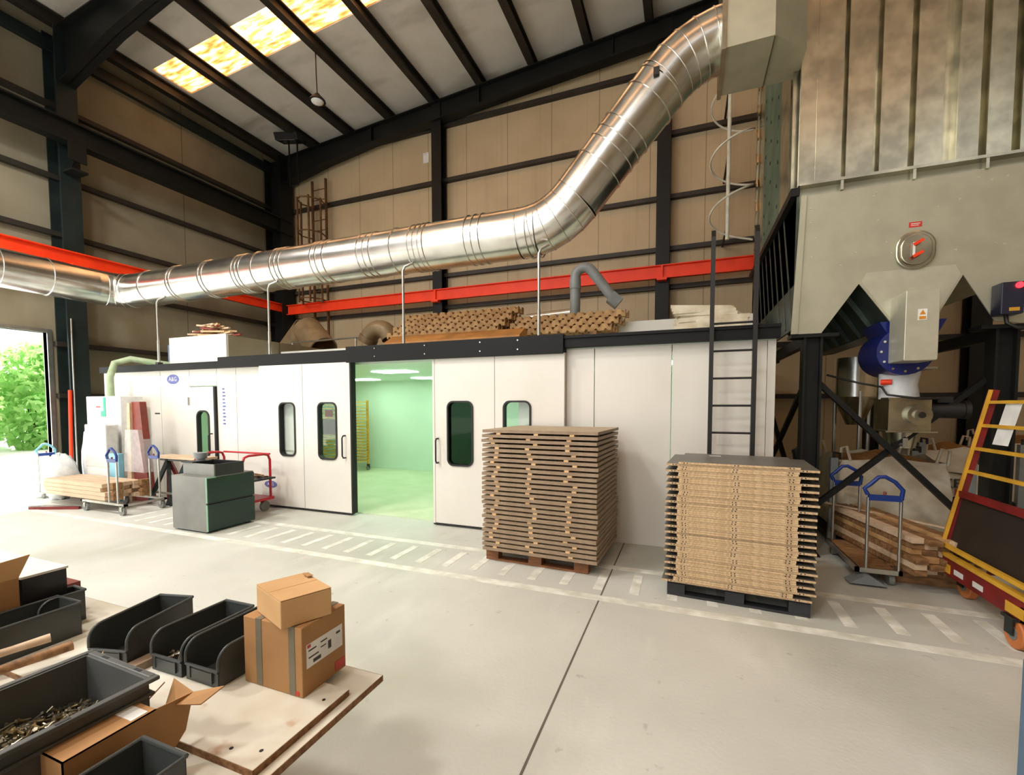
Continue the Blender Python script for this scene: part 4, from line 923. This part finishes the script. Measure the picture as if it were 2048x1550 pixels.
# ------------------------------------------------------------------ yellow and red rack cart, right edge
ct = thing('rack_cart', 'yellow rack cart with leaning rails on a dark red base at the right edge', 'cart', (2.2, 4.2, 0))
y0c, y1c = 3.75, 4.85
obj('base', MB().box((2.03, y0c, .2), (2.1, y1c, .34)).box((2.03, y0c, .2), (2.75, y0c+.06, .3)).box((2.03, y1c-.06, .2), (2.75, y1c, .3)).box((2.7, y0c, .2), (2.75, y1c, .3)), 'redbase', ct, label='dark red base frame')
obj('edge_rail', MB().box((2.02, y0c, .345), (2.06, y1c, .375)).box((2.02, y0c, .42), (2.05, y1c, .45)), 'yellow', ct)
for k, y in enumerate((4.2, 4.45)): obj('base_label', MB().box((2.026, y, .24), (2.03, y+.12, .28)), 'paper', ct)
obj('base_label', MB().box((2.025, y1c-.22, .22), (2.03, y1c-.02, .29)).box((2.025, y0c+.02, .22), (2.03, y0c+.2, .29)), 'yellow', ct)
def post(y, top=1.72):
    p = obj('post', MB().bar((2.06, y, .34), (2.06+.2*(top-.34), y, top), .05, .05, (0,1,0)), 'redbase', ct)
    obj('post_edge', MB().bar((2.03, y-.022, .34), (2.03+.2*(top-.34), y-.022, top), .02, .02, (0,1,0)), 'yellow', p)
for y in (y1c-.03, y0c+.03): post(y)
for k in range(8):
    z = .86+.19*k
    if k > 4: continue
    obj('shelf_rung', MB().bar((2.05+.2*(z-.34), y1c-.03, z), (2.05+.2*(z-.34), y0c+.03, z), .03, .025), 'yellow', ct)
obj('cross_rail', MB().bar((2.15, y1c, .86), (2.15, y0c, .86), .04, .05), 'redbase', ct)
bp = obj('dark_panel', MB().obox((2.14, 4.3, .6), (0, .5, 0), (.04, 0, .22), (.02, 0, -.003)), 'darkbrown', ct, label='dark brown panel in the lower part')
for x, y in ((2.06, y0c+.12), (2.7, y0c+.12), (2.2, y1c-.1), (2.7, y1c-.1)):
    w_ = obj('castor', MB().cyl((x-.03, y, .1), (x+.03, y, .1), .1, 22), 'wheel', ct, smooth=40, label='orange wheel', bev=.008)
    obj('castor_hub', MB().cyl((x-.034, y, .1), (x+.034, y, .1), .045, 14), 'greywheel', w_)
    obj('castor_fork', MB().box((x-.05, y-.03, .09), (x-.042, y+.05, .21)).box((x+.042, y-.03, .09), (x+.05, y+.05, .21)).box((x-.06, y-.05, .19), (x+.06, y+.07, .21)), 'steelgreen', w_)
sh = solo('paper_sheet', MB().obox((2.275, 4.52, 1.45), (0, .09, 0), (.035, 0, .16), (.0015, 0, -.0003)), 'paper', 'white printed paper sheet taped to the yellow rack cart', 'paper')
# blue-grey machine corner at the lower right edge
a = at(2040, 1400, 1, 2.45)
t = thing('machine_cabinet', 'blue-grey machine cabinet corner at the lower right edge', 'cabinet', (a.x+.4, 2.1, 0))
obj('body', MB().box((a.x, 1.6, 0), (a.x+.8, 2.45, .55)), 'blueplate', t, bev=.006)
obj('top_panel', MB().box((a.x+.01, 1.6, .55), (a.x+.8, 2.44, .72)), 'black', t)
# ------------------------------------------------------------------ dark green drawer cabinet and tray
cab = thing('drawer_cabinet', 'dark green two-drawer cabinet standing on the walkway line', 'cabinet', (-5.83, 4.06, 0))
obj('side_panel', MB().box((-6.16, 3.74, .02), (-5.52, 3.76, .705)), 'cabside', cab, label='grey side')
obj('side_panel', MB().box((-6.16, 4.375, .02), (-5.52, 4.395, .705)), 'cabside', cab)
obj('back_panel', MB().box((-6.16, 3.76, .02), (-6.14, 4.375, .705)), 'cabside', cab)
obj('top_panel', MB().box((-6.14, 3.76, .687), (-5.52, 4.375, .705)), 'cabside', cab)
obj('plinth', MB().box((-6.12, 3.77, 0), (-5.56, 4.37, .04)), 'cab', cab)
obj('drawer_front', MB().box((-5.52, 3.745, .385), (-5.5, 4.39, .69)), 'cab', cab, label='upper dark green drawer')
obj('drawer_front', MB().box((-5.52, 3.745, .03), (-5.5, 4.39, .36)), 'cab', cab, label='lower dark green drawer')
obj('edge_band', MB().box((-5.52, 3.737, .03), (-5.498, 3.745, .36)).box((-5.52, 3.737, .385), (-5.498, 3.745, .705)).box((-5.522, 3.745, .69), (-5.5, 3.86, .705)), 'cabedge', cab)
obj('drawer_gap', MB().box((-5.53, 3.76, .36), (-5.515, 4.375, .385)), 'rubber', cab)
ty = thing('open_drawer_box', 'dark open drawer box on top of the green cabinet', 'box', (-5.8, 4.06, .706))
obj('wall', MB().box((-6.1, 3.85, .706), (-5.52, 3.866, .855)), 'cabside', ty)
obj('wall', MB().box((-6.1, 4.24, .706), (-5.52, 4.256, .855)), 'ink', ty)
obj('wall', MB().box((-6.1, 3.866, .706), (-6.085, 4.24, .855)), 'ink', ty)
obj('wall', MB().box((-5.535, 3.866, .706), (-5.52, 4.24, .855)), 'ink', ty)
obj('floor_panel', MB().box((-6.085, 3.866, .71), (-5.535, 4.24, .718)), 'ink', ty)
solo('cup', MB().cyl((-5.98, 4.0, .87), (-5.98, 4.0, .9), .055, 14).cyl((-5.98, 4.0, .9), (-5.98, 4.0, .975), .075, 16, .085), 'pvc', 'small grey cup standing on the drawer box', 'cup', smooth=40)
solo('black_strip', MB().box((-6.12, 3.84, .856), (-5.9, 4.1, .868)), 'black', 'black flat piece under the grey cup on the drawer box', 'strip')
# red cart behind the cabinet
t = thing('red_cart', 'red tube-framed cart behind the green cabinet', 'cart', (-6.4, 4.75, 0))
for x in (-5.86, -6.85):
    obj('hoop', MB().tube([(x, 4.5, .2), (x, 4.5, .78), (x, 4.53, .85), (x, 4.6, .87), (x, 4.85, .87), (x, 4.92, .85), (x, 4.95, .78), (x, 4.95, .2)], .018, 10), 'red', t, smooth=60)
obj('deck', MB().box((-6.9, 4.48, .18), (-5.82, 4.98, .22)), 'red', t)
obj('side_rail', MB().cyl((-5.86, 4.95, .865), (-6.85, 4.95, .865), .014, 8), 'red', t, smooth=50)
obj('shelf', MB().box((-6.9, 4.5, .5), (-5.75, 4.95, .525)), 'steelgreen', t)
for x, y in ((-5.93, 4.55), (-5.93, 4.9), (-6.8, 4.55), (-6.8, 4.9)):
    w_ = obj('castor', MB().cyl((x-.02, y, .075), (x+.02, y, .075), .075, 18), 'greywheel', t, smooth=40)
    obj('castor_fork', MB().prism([(y-.06, .185), (y+.06, .185), (y+.03, .06), (y-.02, .06)], 0, x-.035, x-.025), 'red', w_)
rnd = random.Random(4)
for k in range(6):
    c = Vector((-6.15+.07*k, 4.55+.3*rnd.random(), .535+.025*(k % 3))); a = rnd.uniform(-.6, .6)
    solo('metal_offcut', MB().obox(c, (.13*math.cos(a), .13*math.sin(a), 0), (-.015*math.sin(a), .015*math.cos(a), 0), (0, 0, .01)), ['rust', 'pvc', 'rough'][k % 3], 'small offcut in the loose heap on the red cart shelf', 'offcut', 'offcuts on the red cart')
# grey trestle with a pale board
t = thing('steel_trestle', 'grey steel A-frame trestle beside the booth personnel door', 'trestle', (-7.45, 4.75, 0))
for y in (4.62,):
    pass
for x in (-7.88, -7.42):
    obj('leg', MB().bar((x-.28, 4.6, .0), (x, 4.75, .73), .05, .05), 'steelgreen', t); obj('leg', MB().bar((x+.28, 4.6, .0), (x, 4.75, .73), .05, .05), 'steelgreen', t)
    obj('leg', MB().bar((x-.28, 4.9, .0), (x, 4.75, .73), .05, .05), 'redbase', t); obj('leg', MB().bar((x+.28, 4.9, .0), (x, 4.75, .73), .05, .05), 'redbase', t)
obj('top_beam', MB().box((-8.05, 4.72, .7), (-7.0, 4.78, .75)), 'steelgreen', t)
obj('spreader', MB().bar((-7.95, 4.6, .2), (-7.05, 4.6, .2), .03, .03), 'alu', t)
solo('pale_board', MB().box((-8.05, 4.6, .752), (-6.93, 4.9, .785)), 'plank', 'pale board lying on the grey trestle', 'board')
# flat trolley with planks, left
t = thing('platform_trolley', 'low trolley with two thin blue-grip handles under pale planks', 'trolley', (-8.2, 4.2, 0))
obj('platform_frame', MB().box((-8.6, 3.92, .14), (-7.5, 3.96, .17)).box((-8.6, 4.44, .14), (-7.5, 4.48, .17)).box((-8.6, 3.92, .14), (-8.56, 4.48, .17)).box((-7.54, 3.92, .14), (-7.5, 4.48, .17)), 'alu', t)
handle_frame(t, (-7.93, 3.95, .15), (-7.72, 3.95, .15), .97)
handle_frame(t, (-7.86, 4.46, .15), (-7.64, 4.46, .15), .97)
for x, y in ((-7.6, 3.94), (-7.6, 4.46), (-8.5, 3.94), (-8.5, 4.46)):
    w_ = obj('castor', MB().cyl((x, y-.018, .065), (x, y+.018, .065), .065, 18), 'greywheel', t, smooth=40); obj('castor_fork', MB().box((x-.02, y-.03, .06), (x+.03, y-.024, .15)).box((x-.02, y+.024, .06), (x+.03, y+.03, .15)).box((x-.03, y-.03, .13), (x+.04, y+.03, .145)), 'alu', w_)
rnd = random.Random(8)
for lay_ in range(4):
    for c_ in range(4):
        L = 1.55+.15*rnd.random(); y = 4.02+.125*c_; z0 = .175+.062*lay_; x0 = -9.75+.1*rnd.random()
        solo('timber_plank', MB().box((x0, y-.058, z0), (x0+L, y+.055, z0+.058)), 'plank', 'pale plank on the left trolley, %s from the front in the %s layer' % (ordn(c_, 'first'), ['bottom', 'second', 'third', 'top'][lay_]), 'plank', 'pale planks on the left trolley')
for k, (y, z) in enumerate(((4.02, .17), (4.4, .17))):
    solo('brown_profile', MB().prism([(y, z+.0), (y+.13, z), (y+.13, z+.1), (y+.09, z+.13), (y+.13, z+.17), (y+.13, z+.26), (y, z+.26), (y+.0, z+.17), (y+.04, z+.13), (y, z+.1)], 0, -8.06, -7.97), 'rough', 'brown shaped end block in front of the pale planks, %s' % ['near one', 'far one'][k], 'block')
# white machine with green stripe, hose, wrapped goods
t = thing('white_machine', 'tall white machine cabinet with a green stripe at the left booth end', 'machine', (-9.55, 4.85, 0))
obj('body', MB().box((-10.1, 4.75, 0), (-9.1, 5.1, 1.76)), 'machine', t, bev=.01)
st_ = MB().box((-9.58, 4.742, 1.4), (-9.52, 4.75, 1.74)).box((-9.66, 4.742, 1.4), (-9.58, 4.75, 1.5))
obj('stripe', st_, 'mint', t, label='green stripe')
obj('small_print', MB().box((-9.8, 4.745, 1.56), (-9.68, 4.75, 1.585)), 'redlabel', t)
solo('green_hose', MB().tube([(-9.55, 4.85, 1.75), (-9.56, 4.85, 2.1), (-9.6, 4.95, 2.36), (-9.5, 5.15, 2.45), (-9.3, 5.4, 2.4), (-9.1, 5.8, 2.35)], .055, 14), 'hose', 'pale green hose rising from the white machine over the booth edge', 'hose', smooth=60)
t = thing('wrapped_pack', 'film-wrapped pack of white sheets leaning before the white machine', 'pack', (-9.3, 4.5, 0))
obj('pack', MB().box((-9.62, 4.5, .08), (-9.05, 4.66, 1.26)), 'white', t)
obj('film_wrap', MB().box((-9.64, 4.485, .55), (-9.03, 4.68, 1.28)), 'clearfilm', t, bev=.02)
obj('foot_block', MB().box((-9.6, 4.5, 0), (-9.5, 4.66, .08)).box((-9.2, 4.5, 0), (-9.1, 4.66, .08)), 'palletwood', t)
t = thing('leaning_boards', 'tall red-brown boards in film leaning beside the wrapped white pack', 'boards', (-8.45, 4.68, 0))
obj('board', MB().prism([(-8.66, 0), (-8.2, 0), (-8.38, 1.66), (-8.6, 1.66)], 1, 4.64, 4.74), 'redwood', t)
obj('board', MB().prism([(-8.72, 0), (-8.6, 0), (-8.57, 1.64), (-8.64, 1.64)], 1, 4.6, 4.64), 'plank', t)
obj('film_wrap', MB().prism([(-8.74, .5), (-8.22, .5), (-8.34, 1.2), (-8.68, 1.2)], 1, 4.58, 4.76), 'clearfilm', t)
solo('pale_blue_box', MB().box((-9.0, 4.5, 0), (-8.74, 4.58, .8)), 'lightblue', 'pale blue box between the left trolley and the wrapped pack', 'box', bev=.01)
mb = MB().blob((-9.95, 4.28, .38), .25, .24, .4, 16, 10, .18, 4)
solo('white_sack', mb, 'film', 'white plastic sack slumped by the doorway column', 'sack', smooth=50)
solo('film_bundle', MB().blob((-9.78, 4.62, .6), .13, .1, .6, 14, 10, .25, 6), 'film', 'upright bundle of white film behind the white sack', 'bundle', smooth=50)
t = thing('blue_handled_cart', 'thin pale cart frame with a blue grip beside the white sack', 'trolley', (-10.4, 4.35, 0))
handle_frame(t, (-10.42, 4.2, .1), (-10.42, 4.42, .1), .93, m='lightblue')
obj('platform_frame', MB().box((-10.6, 4.16, .08), (-10.25, 4.46, .11)), 'alu', t)
for y in (4.2, 4.42): obj('wheel', MB().cyl((-10.3, y-.015, .045), (-10.3, y+.015, .045), .045, 12), 'greywheel', t)
for k, (a, b) in enumerate((((-9.55, 3.72), (-8.75, 4.02)), ((-9.4, 3.66), (-8.7, 3.95)), ((-9.3, 3.75), (-8.62, 4.02)))):
    solo('metal_bar', MB().bar((a[0], a[1], .02+.0*k), (b[0], b[1], .02), .04, .04), ['pvc', 'redbase', 'alu'][k], '%s metal bar lying on the floor left of the plank trolley' % ['grey', 'dark red', 'shiny'][k], 'bar')
solo('orange_pole', MB().cyl((-11.2, 4.98, 0), (-11.28, 5.06, 1.9), .03, 10), 'orange', 'orange pole leaning on the doorway column', 'pole', smooth=50)
solo('white_pole', MB().cyl((-11.24, 5.1, 0), (-11.26, 5.12, 3.3), .014, 8), 'alu', 'thin pale pole leaning on the doorway column', 'pole', smooth=50)
# ------------------------------------------------------------------ foreground bench
T = .6
wb = thing('workbench', 'low bench of white melamine boards in the foreground', 'workbench', (-2.1, .6, 0))
lower = obj('lower_board', MB().box((-3.0, -.3, T-.045), (-1.055, 1.355, T-.022)), 'bench', wb, label='white lower board with raw chipboard edge')
obj('raw_edge', MB().box((-1.056, -.3, T-.045), (-1.053, 1.356, T-.0225)).box((-3.0, 1.355, T-.045), (-1.053, 1.3575, T-.0225)), 'benchedge', lower)
upper = obj('upper_board', MB().box((-3.0, .84, T-.022), (-1.09, 1.215, T)), 'bench', wb, label='white upper board')
obj('raw_edge', MB().box((-1.0905, .839, T-.022), (-1.0885, 1.2155, T-.0008)).box((-3.0, .8375, T-.022), (-1.0885, .8405, T-.0008)), 'benchedge', upper)
hl = MB()
for x, y in ((-1.13, 1.14), (-1.13, .9), (-1.22, .875)): hl.cyl((x, y, T-.001), (x, y, T+.0008), .006, 10)
obj('screw_hole', hl, 'rubber', upper)
obj('core_board', MB().box((-3.0, -.3, T-.1), (-1.12, 1.3, T-.045)), 'benchedge', wb)
for x in (-2.8, -1.75):
    for y in (-.15, .8): obj('leg', MB().box((x-.04, y-.04, 0), (x+.04, y+.04, T-.1)), 'steel', wb)
def bin_mesh(L, W, Hh, t=.004):
    """open-fronted picking bin, front at y=0, long axis +y"""
    parts = {}
    r = .05
    prof = [(0, 0), (L, 0), (L, Hh), (r*1.1, Hh)]+[(r-r*math.sin(PI/2*i/6)*1.0, Hh-r+r*math.cos(PI/2*i/6)) for i in range(1, 7)]
    b = MB()
    for s in (-1, 1):
        x0 = s*W/2; b.prism(prof, 0, x0-(t if s > 0 else 0), x0+(0 if s > 0 else t))
    b.box((-W/2, 0, 0), (W/2, L, t)); b.box((-W/2, L-t, 0), (W/2, L, Hh)); b.box((-W/2, 0, 0), (W/2, t, Hh*.42))
    rim = MB(); e = .007
    for s in (-1, 1):
        x = s*W/2
        path = [(x, L, Hh)]+[(x, p[0], p[1]) for p in prof[3:]]+[(x, 0, Hh*.45)]
        rim.tube(path, e*.75, 6)
    rim.tube([(-W/2, L, Hh), (W/2, L, Hh)], e, 6); rim.tube([(-W/2, 0, Hh*.42), (W/2, 0, Hh*.42)], e*.8, 6)
    lip = MB().box((-W/2+.03, -.004, Hh*.1), (W/2-.03, 0, Hh*.36)); lip.box((-W/2+.026, -.007, Hh*.1), (-W/2+.03, 0, Hh*.4)); lip.box((W/2-.03, -.007, Hh*.1), (W/2-.026, 0, Hh*.4))
    return b, rim, lip
def picking_bin(loc, rz, label, L=.3, W=.165, Hh=.135, fill=False):
    t = thing('picking_bin', label, 'bin', loc, rz, 'grey picking bins on the bench')
    b, rim, lip = bin_mesh(L, W, Hh)
    obj('bin_body', b, 'bin', t, False, bev=.0015); obj('rim', rim, 'bin', t, False, smooth=60); obj('label_holder', lip, 'bin', t, False)
    if fill: obj('screws', screwpile(W-.02, L-.03, .035, 160, loc[1], (0, L/2, .006)), 'screw', t, False, kind='stuff', label='loose zinc screws')
    return t
def screwpile(w, l, h, n, seed, c):
    rnd = random.Random(seed); mb = MB()
    for _ in range(n):
        x = c[0]+rnd.uniform(-.5, .5)*w; y = c[1]+rnd.uniform(-.5, .5)*l; z = c[2]+h*rnd.random()
        d = Vector((rnd.gauss(0,1), rnd.gauss(0,1), rnd.gauss(0,.35))).normalized(); q = Vector((x, y, z)); s = .012+.01*rnd.random()
        mb.tube([q-d*s, q+d*s*.7, q+d*s*.72, q+d*s], [.0025, .0032, .0062, .006], 5)
    return mb
picking_bin((-1.603, 1.05, T), 0, 'grey open-fronted bin next to the big cardboard box', Hh=.14, W=.17)
picking_bin((-1.79, 1.045, T), .02, 'grey open-fronted bin with screws, second from the big cardboard box', Hh=.14, fill=True)
picking_bin((-2.03, .985, T+.012), .24, 'grey open-fronted bin turned slightly, beyond the wooden strip', Hh=.14)
picking_bin((-2.535, .77, T), .02, 'grey open-fronted bin in the back row nearest the left edge', L=.33, Hh=.14, W=.18)
picking_bin((-1.222, .4, T-.022), 0, 'grey bin with screws in the front, half cut off by the frame', Hh=.155, W=.17, fill=True)
solo('strip_of_chipboard', MB().box((-1.945, .86, T), (-1.895, 1.3, T+.03)), 'mdf', 'chipboard strip lying between the grey bins', 'strip')
solo('folded_card', MB().obox((-1.97, .915, T+.06), (.012, .02, .04), (.02, -.012, 0), (.0004, .0002, -.0004)), 'kraftlt', 'small folded card standing in the turned bin', 'card')
# big screw tote
tt = thing('screw_tote', 'large grey tote full of screws at the lower left', 'tote', (-1.6, .5, T-.022), -.03)
W_, L_, H_ = .315, .6, .235
b = MB(); y1_ = .29; y0_ = y1_-L_
b.box((-W_/2, y0_, 0), (W_/2, y1_, .006))
for s in (-1, 1): b.box((s*W_/2-.004, y0_, 0), (s*W_/2+.004, y1_, H_))
b.box((-W_/2, y1_-.004, 0), (W_/2, y1_+.004, H_)); b.box((-W_/2, y0_-.004, 0), (W_/2, y0_+.004, H_))
obj('tote_body', b, 'tote', tt, False)
rm = MB(); ow = .022
for zz0, zz1, k in ((H_-.008, H_+.004, ow), (H_-.05, H_-.04, ow*.6)):
    rm.box((-W_/2-k, y0_-k, zz0), (-W_/2-.003, y1_+k, zz1)); rm.box((W_/2+.003, y0_-k, zz0), (W_/2+k, y1_+k, zz1))
    rm.box((-W_/2-.003, y1_+.003, zz0), (W_/2+.003, y1_+k, zz1)); rm.box((-W_/2-.003, y0_-k, zz0), (W_/2+.003, y0_-.003, zz1))
obj('rim', rm, 'tote', tt, False, bev=.003)
for x, y in ((W_/2+.012, .1), (W_/2+.012, -.1), (-.08, y1_+.012), (.09, y1_+.012)): obj('rim_slot', MB().box((x-.004 if abs(x) > .15 else x-.015, y-.015 if abs(x) > .15 else y-.004, H_+.003), (x+.004 if abs(x) > .15 else x+.015, y+.015 if abs(x) > .15 else y+.004, H_+.005)), 'rubber', tt, False)
base_ = MB(); g = 14; vs = []; fs = []
for i in range(g+1):
    for j in range(g+1):
        u, v = i/g, j/g; vs.append((-W_/2+.006+(W_-.012)*u, y0_+.006+(L_-.012)*v, .1+.05*(1-v)+.02*noise.noise(Vector((u*5, v*7, 2)))-.04*max(0, v-.75)))
for i in range(g):
    for j in range(g): fs.append((i*(g+1)+j, (i+1)*(g+1)+j, (i+1)*(g+1)+j+1, i*(g+1)+j+1))
ps = MB().add(vs, fs); rnd = random.Random(2)
for _ in range(900):
    u, v = rnd.random(), rnd.random()**.8; x = -W_/2+.015+(W_-.03)*u; y = y0_+.02+(L_-.04)*v; z = .105+.05*(1-v)-.04*max(0, v-.75)+.016*rnd.random()
    d = Vector((rnd.gauss(0,1), rnd.gauss(0,1), rnd.gauss(0,.4))).normalized(); q = Vector((x, y, z)); s = .01+.014*rnd.random()
    ps.tube([q-d*s, q+d*s*.7, q+d*s*.72, q+d*s], [.0025, .0032, .0064, .006], 5)
obj('screws', ps, 'screw', tt, False, kind='stuff', label='heap of loose zinc screws and fittings')
ps = MB()
for _ in range(120):
    u, v = rnd.random(), rnd.random(); x = -W_/2+.02+(W_-.04)*u; y = y0_+.02+(L_-.04)*v; z = .115+.05*(1-v)-.04*max(0, v-.75)+.012*rnd.random()
    d = Vector((rnd.gauss(0,1), rnd.gauss(0,1), rnd.gauss(0,.4))).normalized(); q = Vector((x, y, z)); s = .012+.012*rnd.random(); ps.tube([q-d*s, q+d*s*.7, q+d*s], [.003, .004, .007], 6)
obj('fittings', ps, 'screw2', tt, False, kind='stuff')
# cardboard boxes
def carton(name, label, x0, x1, y0, y1, z0, z1, m='kraft'):
    t = thing(name, label, 'box', ((x0+x1)/2, (y0+y1)/2, z0))
    o = obj('carton', MB().box((x0, y0, z0), (x1, y1, z1)), m, t, bev=.003)
    return t
bx_ = carton('cardboard_box', 'large closed cardboard box with a shipping label on the bench corner', -1.475, -1.2, 1.118, 1.325, T, T+.243)
for x in (-1.4, -1.245): obj('tape', MB().box((x-.014, 1.1165, T+.005), (x+.014, 1.118, T+.2435)).box((x-.014, 1.1165, T+.243), (x+.014, 1.326, T+.2445)), 'tape', bx_, label='grey strap tape')
lbx = -1.2
sl2 = obj('shipping_label', MB().obox((lbx+.001, 1.222, T+.135), (0, .085, .0), (0, 0, .042), (.0008, 0, 0)), 'paper', bx_, label='white shipping label')
pr = MB()
for a0, a1, z0, z1 in ((1.145, 1.19, .125, .13), (1.165, 1.2, .102, .115), (1.2, 1.23, .155, .16), (1.235, 1.25, .115, .145), (1.275, 1.295, .15, .158), (1.145, 1.18, .15, .155), (1.2, 1.225, .137, .141)): pr.box((lbx+.0018, a0, T+z0), (lbx+.0024, a1, T+z1))
obj('label_print', pr, 'tagtext', sl2)
obj('label_logo', MB().box((lbx+.0018, 1.14, T+.163), (lbx+.0024, 1.155, T+.174)), 'redlabel', sl2)
obj('red_mark', MB().box((lbx, 1.268, T+.012), (lbx+.0012, 1.318, T+.045)), 'redlabel', bx_)
obj('red_mark', MB().box((-1.255, 1.1168, T+.006), (-1.215, 1.118, T+.02)), 'redlabel', bx_)
p_ = at(562, 1261, 2, T+.245); q_ = at(664, 1228, 2, T+.245); s_ = at(514, 1222, 2, T+.245)
dx = (q_-p_); dy = (s_-p_); dx.z = dy.z = 0; ang = math.atan2(dx.y, dx.x)
t = thing('small_cardboard_box', 'smaller pale cardboard box set askew on the large labelled box', 'box', (p_.x, p_.y, T+.2455))
hh = .095
c = p_+dx/2+dy/2
obj('carton', MB().prism([(p_.x, p_.y), (p_.x+dx.x, p_.y+dx.y), (p_.x+dx.x+dy.x, p_.y+dx.y+dy.y), (p_.x+dy.x, p_.y+dy.y)], 2, T+.2455, T+.2455+hh), 'kraftlt', t, bev=.003)
zt = T+.2455+hh
m0 = p_+dy*.5; m1 = m0+dx
obj('flap', MB().obox(Vector((p_.x+dx.x*.5+dy.x*.745, p_.y+dx.y*.5+dy.y*.745, zt+.003)), dx*.497, dy*.25, (0, 0, .0015)), 'kraftlt', t)
obj('flap', MB().obox(Vector((p_.x+dx.x*.5+dy.x*.25, p_.y+dx.y*.5+dy.y*.25, zt+.0025)), dx*.497, dy*.247, (0, 0, .0012)), 'kraftlt', t)
obj('torn_corner', MB().obox(Vector((p_.x+dx.x*.93+dy.x*.75, p_.y+dx.y*.93+dy.y*.75, zt+.012)), dx*.06, dy*.1, (0, .0, .001)), 'kraft', t)
# opened box lying on its side in front
ob = thing('opened_cardboard_box', 'opened cardboard box lying on its side with torn flaps, front of the bench', 'box', (-1.4, .66, T-.022))
z0, z1 = T-.022, T+.165; xa, xb, ya, yb = -1.462, -1.345, .555, .755
b = MB().box((xa, ya, z1-.003), (xb, yb, z1)).box((xb-.003, ya, z0), (xb, yb, z1)).box((xa, ya, z0), (xa+.003, yb, z1)).box((xa, ya, z0), (xb, ya+.003, z1)).box((xa, ya, z0), (xb, yb, z0+.003))
obj('carton', b, 'kraft', ob)
obj('flap', MB().prism([(yb, z0), (yb+.075, z0+.075), (yb+.1, z1-.012), (yb, z1)], 0, xb-.003, xb), 'kraft', ob, label='side flap folded out')
obj('flap', MB().prism([(yb, z1-.05), (yb+.085, z1+.0), (yb+.085, z1+.003), (yb, z1-.047)], 0, xa+.01, xa+.013), 'kraft', ob)
fl3 = MB().add([(xb, yb+.05, z1-.02), (xb, yb+.1, z1-.012), (xb+.075, yb+.14, z1-.0), (xb+.06, yb+.08, z1-.022), (xa+.03, yb+.1, z1+.01), (xa+.05, yb+.06, z1-.05)], [(0, 3, 2, 1), (0, 1, 4, 5)])
o = obj('flap', fl3, 'kraft', ob, label='torn flap end'); md = o.modifiers.new('thickness', 'SOLIDIFY'); md.thickness = .004
obj('stick_on_label', MB().obox(((xa+xb)/2+.01, yb-.035, z1+.0006), (.04, 0, 0), (0, .02, 0), (0, 0, .0006)), 'paper', ob, label='torn white label')
# left group: stack of white panels, cardboard box, bins, handles
pt = thing('panel_stack', 'stack of dark panels with a white top at the left edge of the bench', 'panels', (-3.2, .95, 0))
obj('top_panel', MB().box((-3.9, 1.0, .845), (-2.67, 1.16, .855)), 'white', pt)
obj('panel_block', MB().box((-3.9, 1.005, .72), (-2.675, 1.155, .845)), 'ink', pt, label='dark panel edges')
obj('base_board', MB().box((-3.9, 1.0, .675), (-2.82, 1.27, .72)), 'redwood', pt)
obj('bottom_board', MB().box((-3.9, 1.0, .6), (-2.88, 1.29, .63)), 'white', pt)
obj('bearer', MB().box((-3.8, 1.02, .0), (-3.7, 1.2, .6)).box((-3.2, 1.02, 0), (-3.1, 1.2, .6)).box((-3.8, 1.02, .63), (-2.95, 1.2, .675)), 'benchedge', pt)
t = thing('tall_cardboard_box', 'brown cardboard box with a raised flap at the left edge', 'box', (-2.8, .85, T))
obj('carton', MB().box((-2.98, .72, .601), (-2.66, .99, .86)), 'kraft', t)
obj('flap', MB().prism([(.74, .86), (.99, .86), (1.03, .95), (.8, .93)], 0, -2.665, -2.66), 'kraftlt', t)
picking_bin((at(64, 1185, 1, 1.03).x, 1.03, T), -.05, 'grey rounded bin seen end-on behind the brown box', L=.16, Hh=.14, W=.1)
solo('wooden_handle', MB().tube([(-2.43, .72, .66), (-2.39, .86, .665), (-2.36, .96, .67)], [.016, .014, .017], 10), 'plank', 'light wooden tool handle lying behind the tote', 'tool handle', 'wooden tool handles', smooth=50)
solo('wooden_handle', MB().tube([(-2.32, .7, .64), (-2.28, .86, .645), (-2.25, .98, .65)], [.015, .016, .018], 10), 'rough', 'darker brown wooden tool handle lying behind the tote', 'tool handle', 'wooden tool handles', smooth=50)
solo('tin', MB().hollow((-2.3, .72, T), (-2.3, .72, T+.045), .05, .046, 20).cyl((-2.3, .72, T), (-2.3, .72, T+.02), .046, 20), 'pvc', 'small round tin under the wooden handles', 'tin', smooth=40)
# ------------------------------------------------------------------ light
W = bpy.data.worlds.new('world'); S.world = W; W.use_nodes = True
bg = W.node_tree.nodes['Background']; bg.inputs[0].default_value = (.97, .985, 1, 1); bg.inputs[1].default_value = 1.2
sd_ = bpy.data.lights.new('sun', 'SUN'); sd_.energy = 8.0; sd_.angle = .02; sd_.color = (1, .96, .88)
so = bpy.data.objects.new('sun', sd_); COL.objects.link(so)
so.rotation_euler = Vector((.62, -.22, -.75)).to_track_quat('-Z', 'Y').to_euler(); so.location = (-20, 8, 20)

# added unseen area lights that brighten the floor from above
for i, (x, y, z, e) in enumerate(((-8.5, 1.2, 7.6, 180), (-5, .2, 7.9, 150), (-7, -4, 7.8, 150), (-2, -3, 8.2, 110))):
    l = bpy.data.lights.new('fill_light', 'AREA'); l.shape = 'DISK'; l.size = .9; l.energy = e; l.color = (1, .98, .94)
    o = bpy.data.objects.new('fill_light', l); COL.objects.link(o); o.location = (x, y, z)
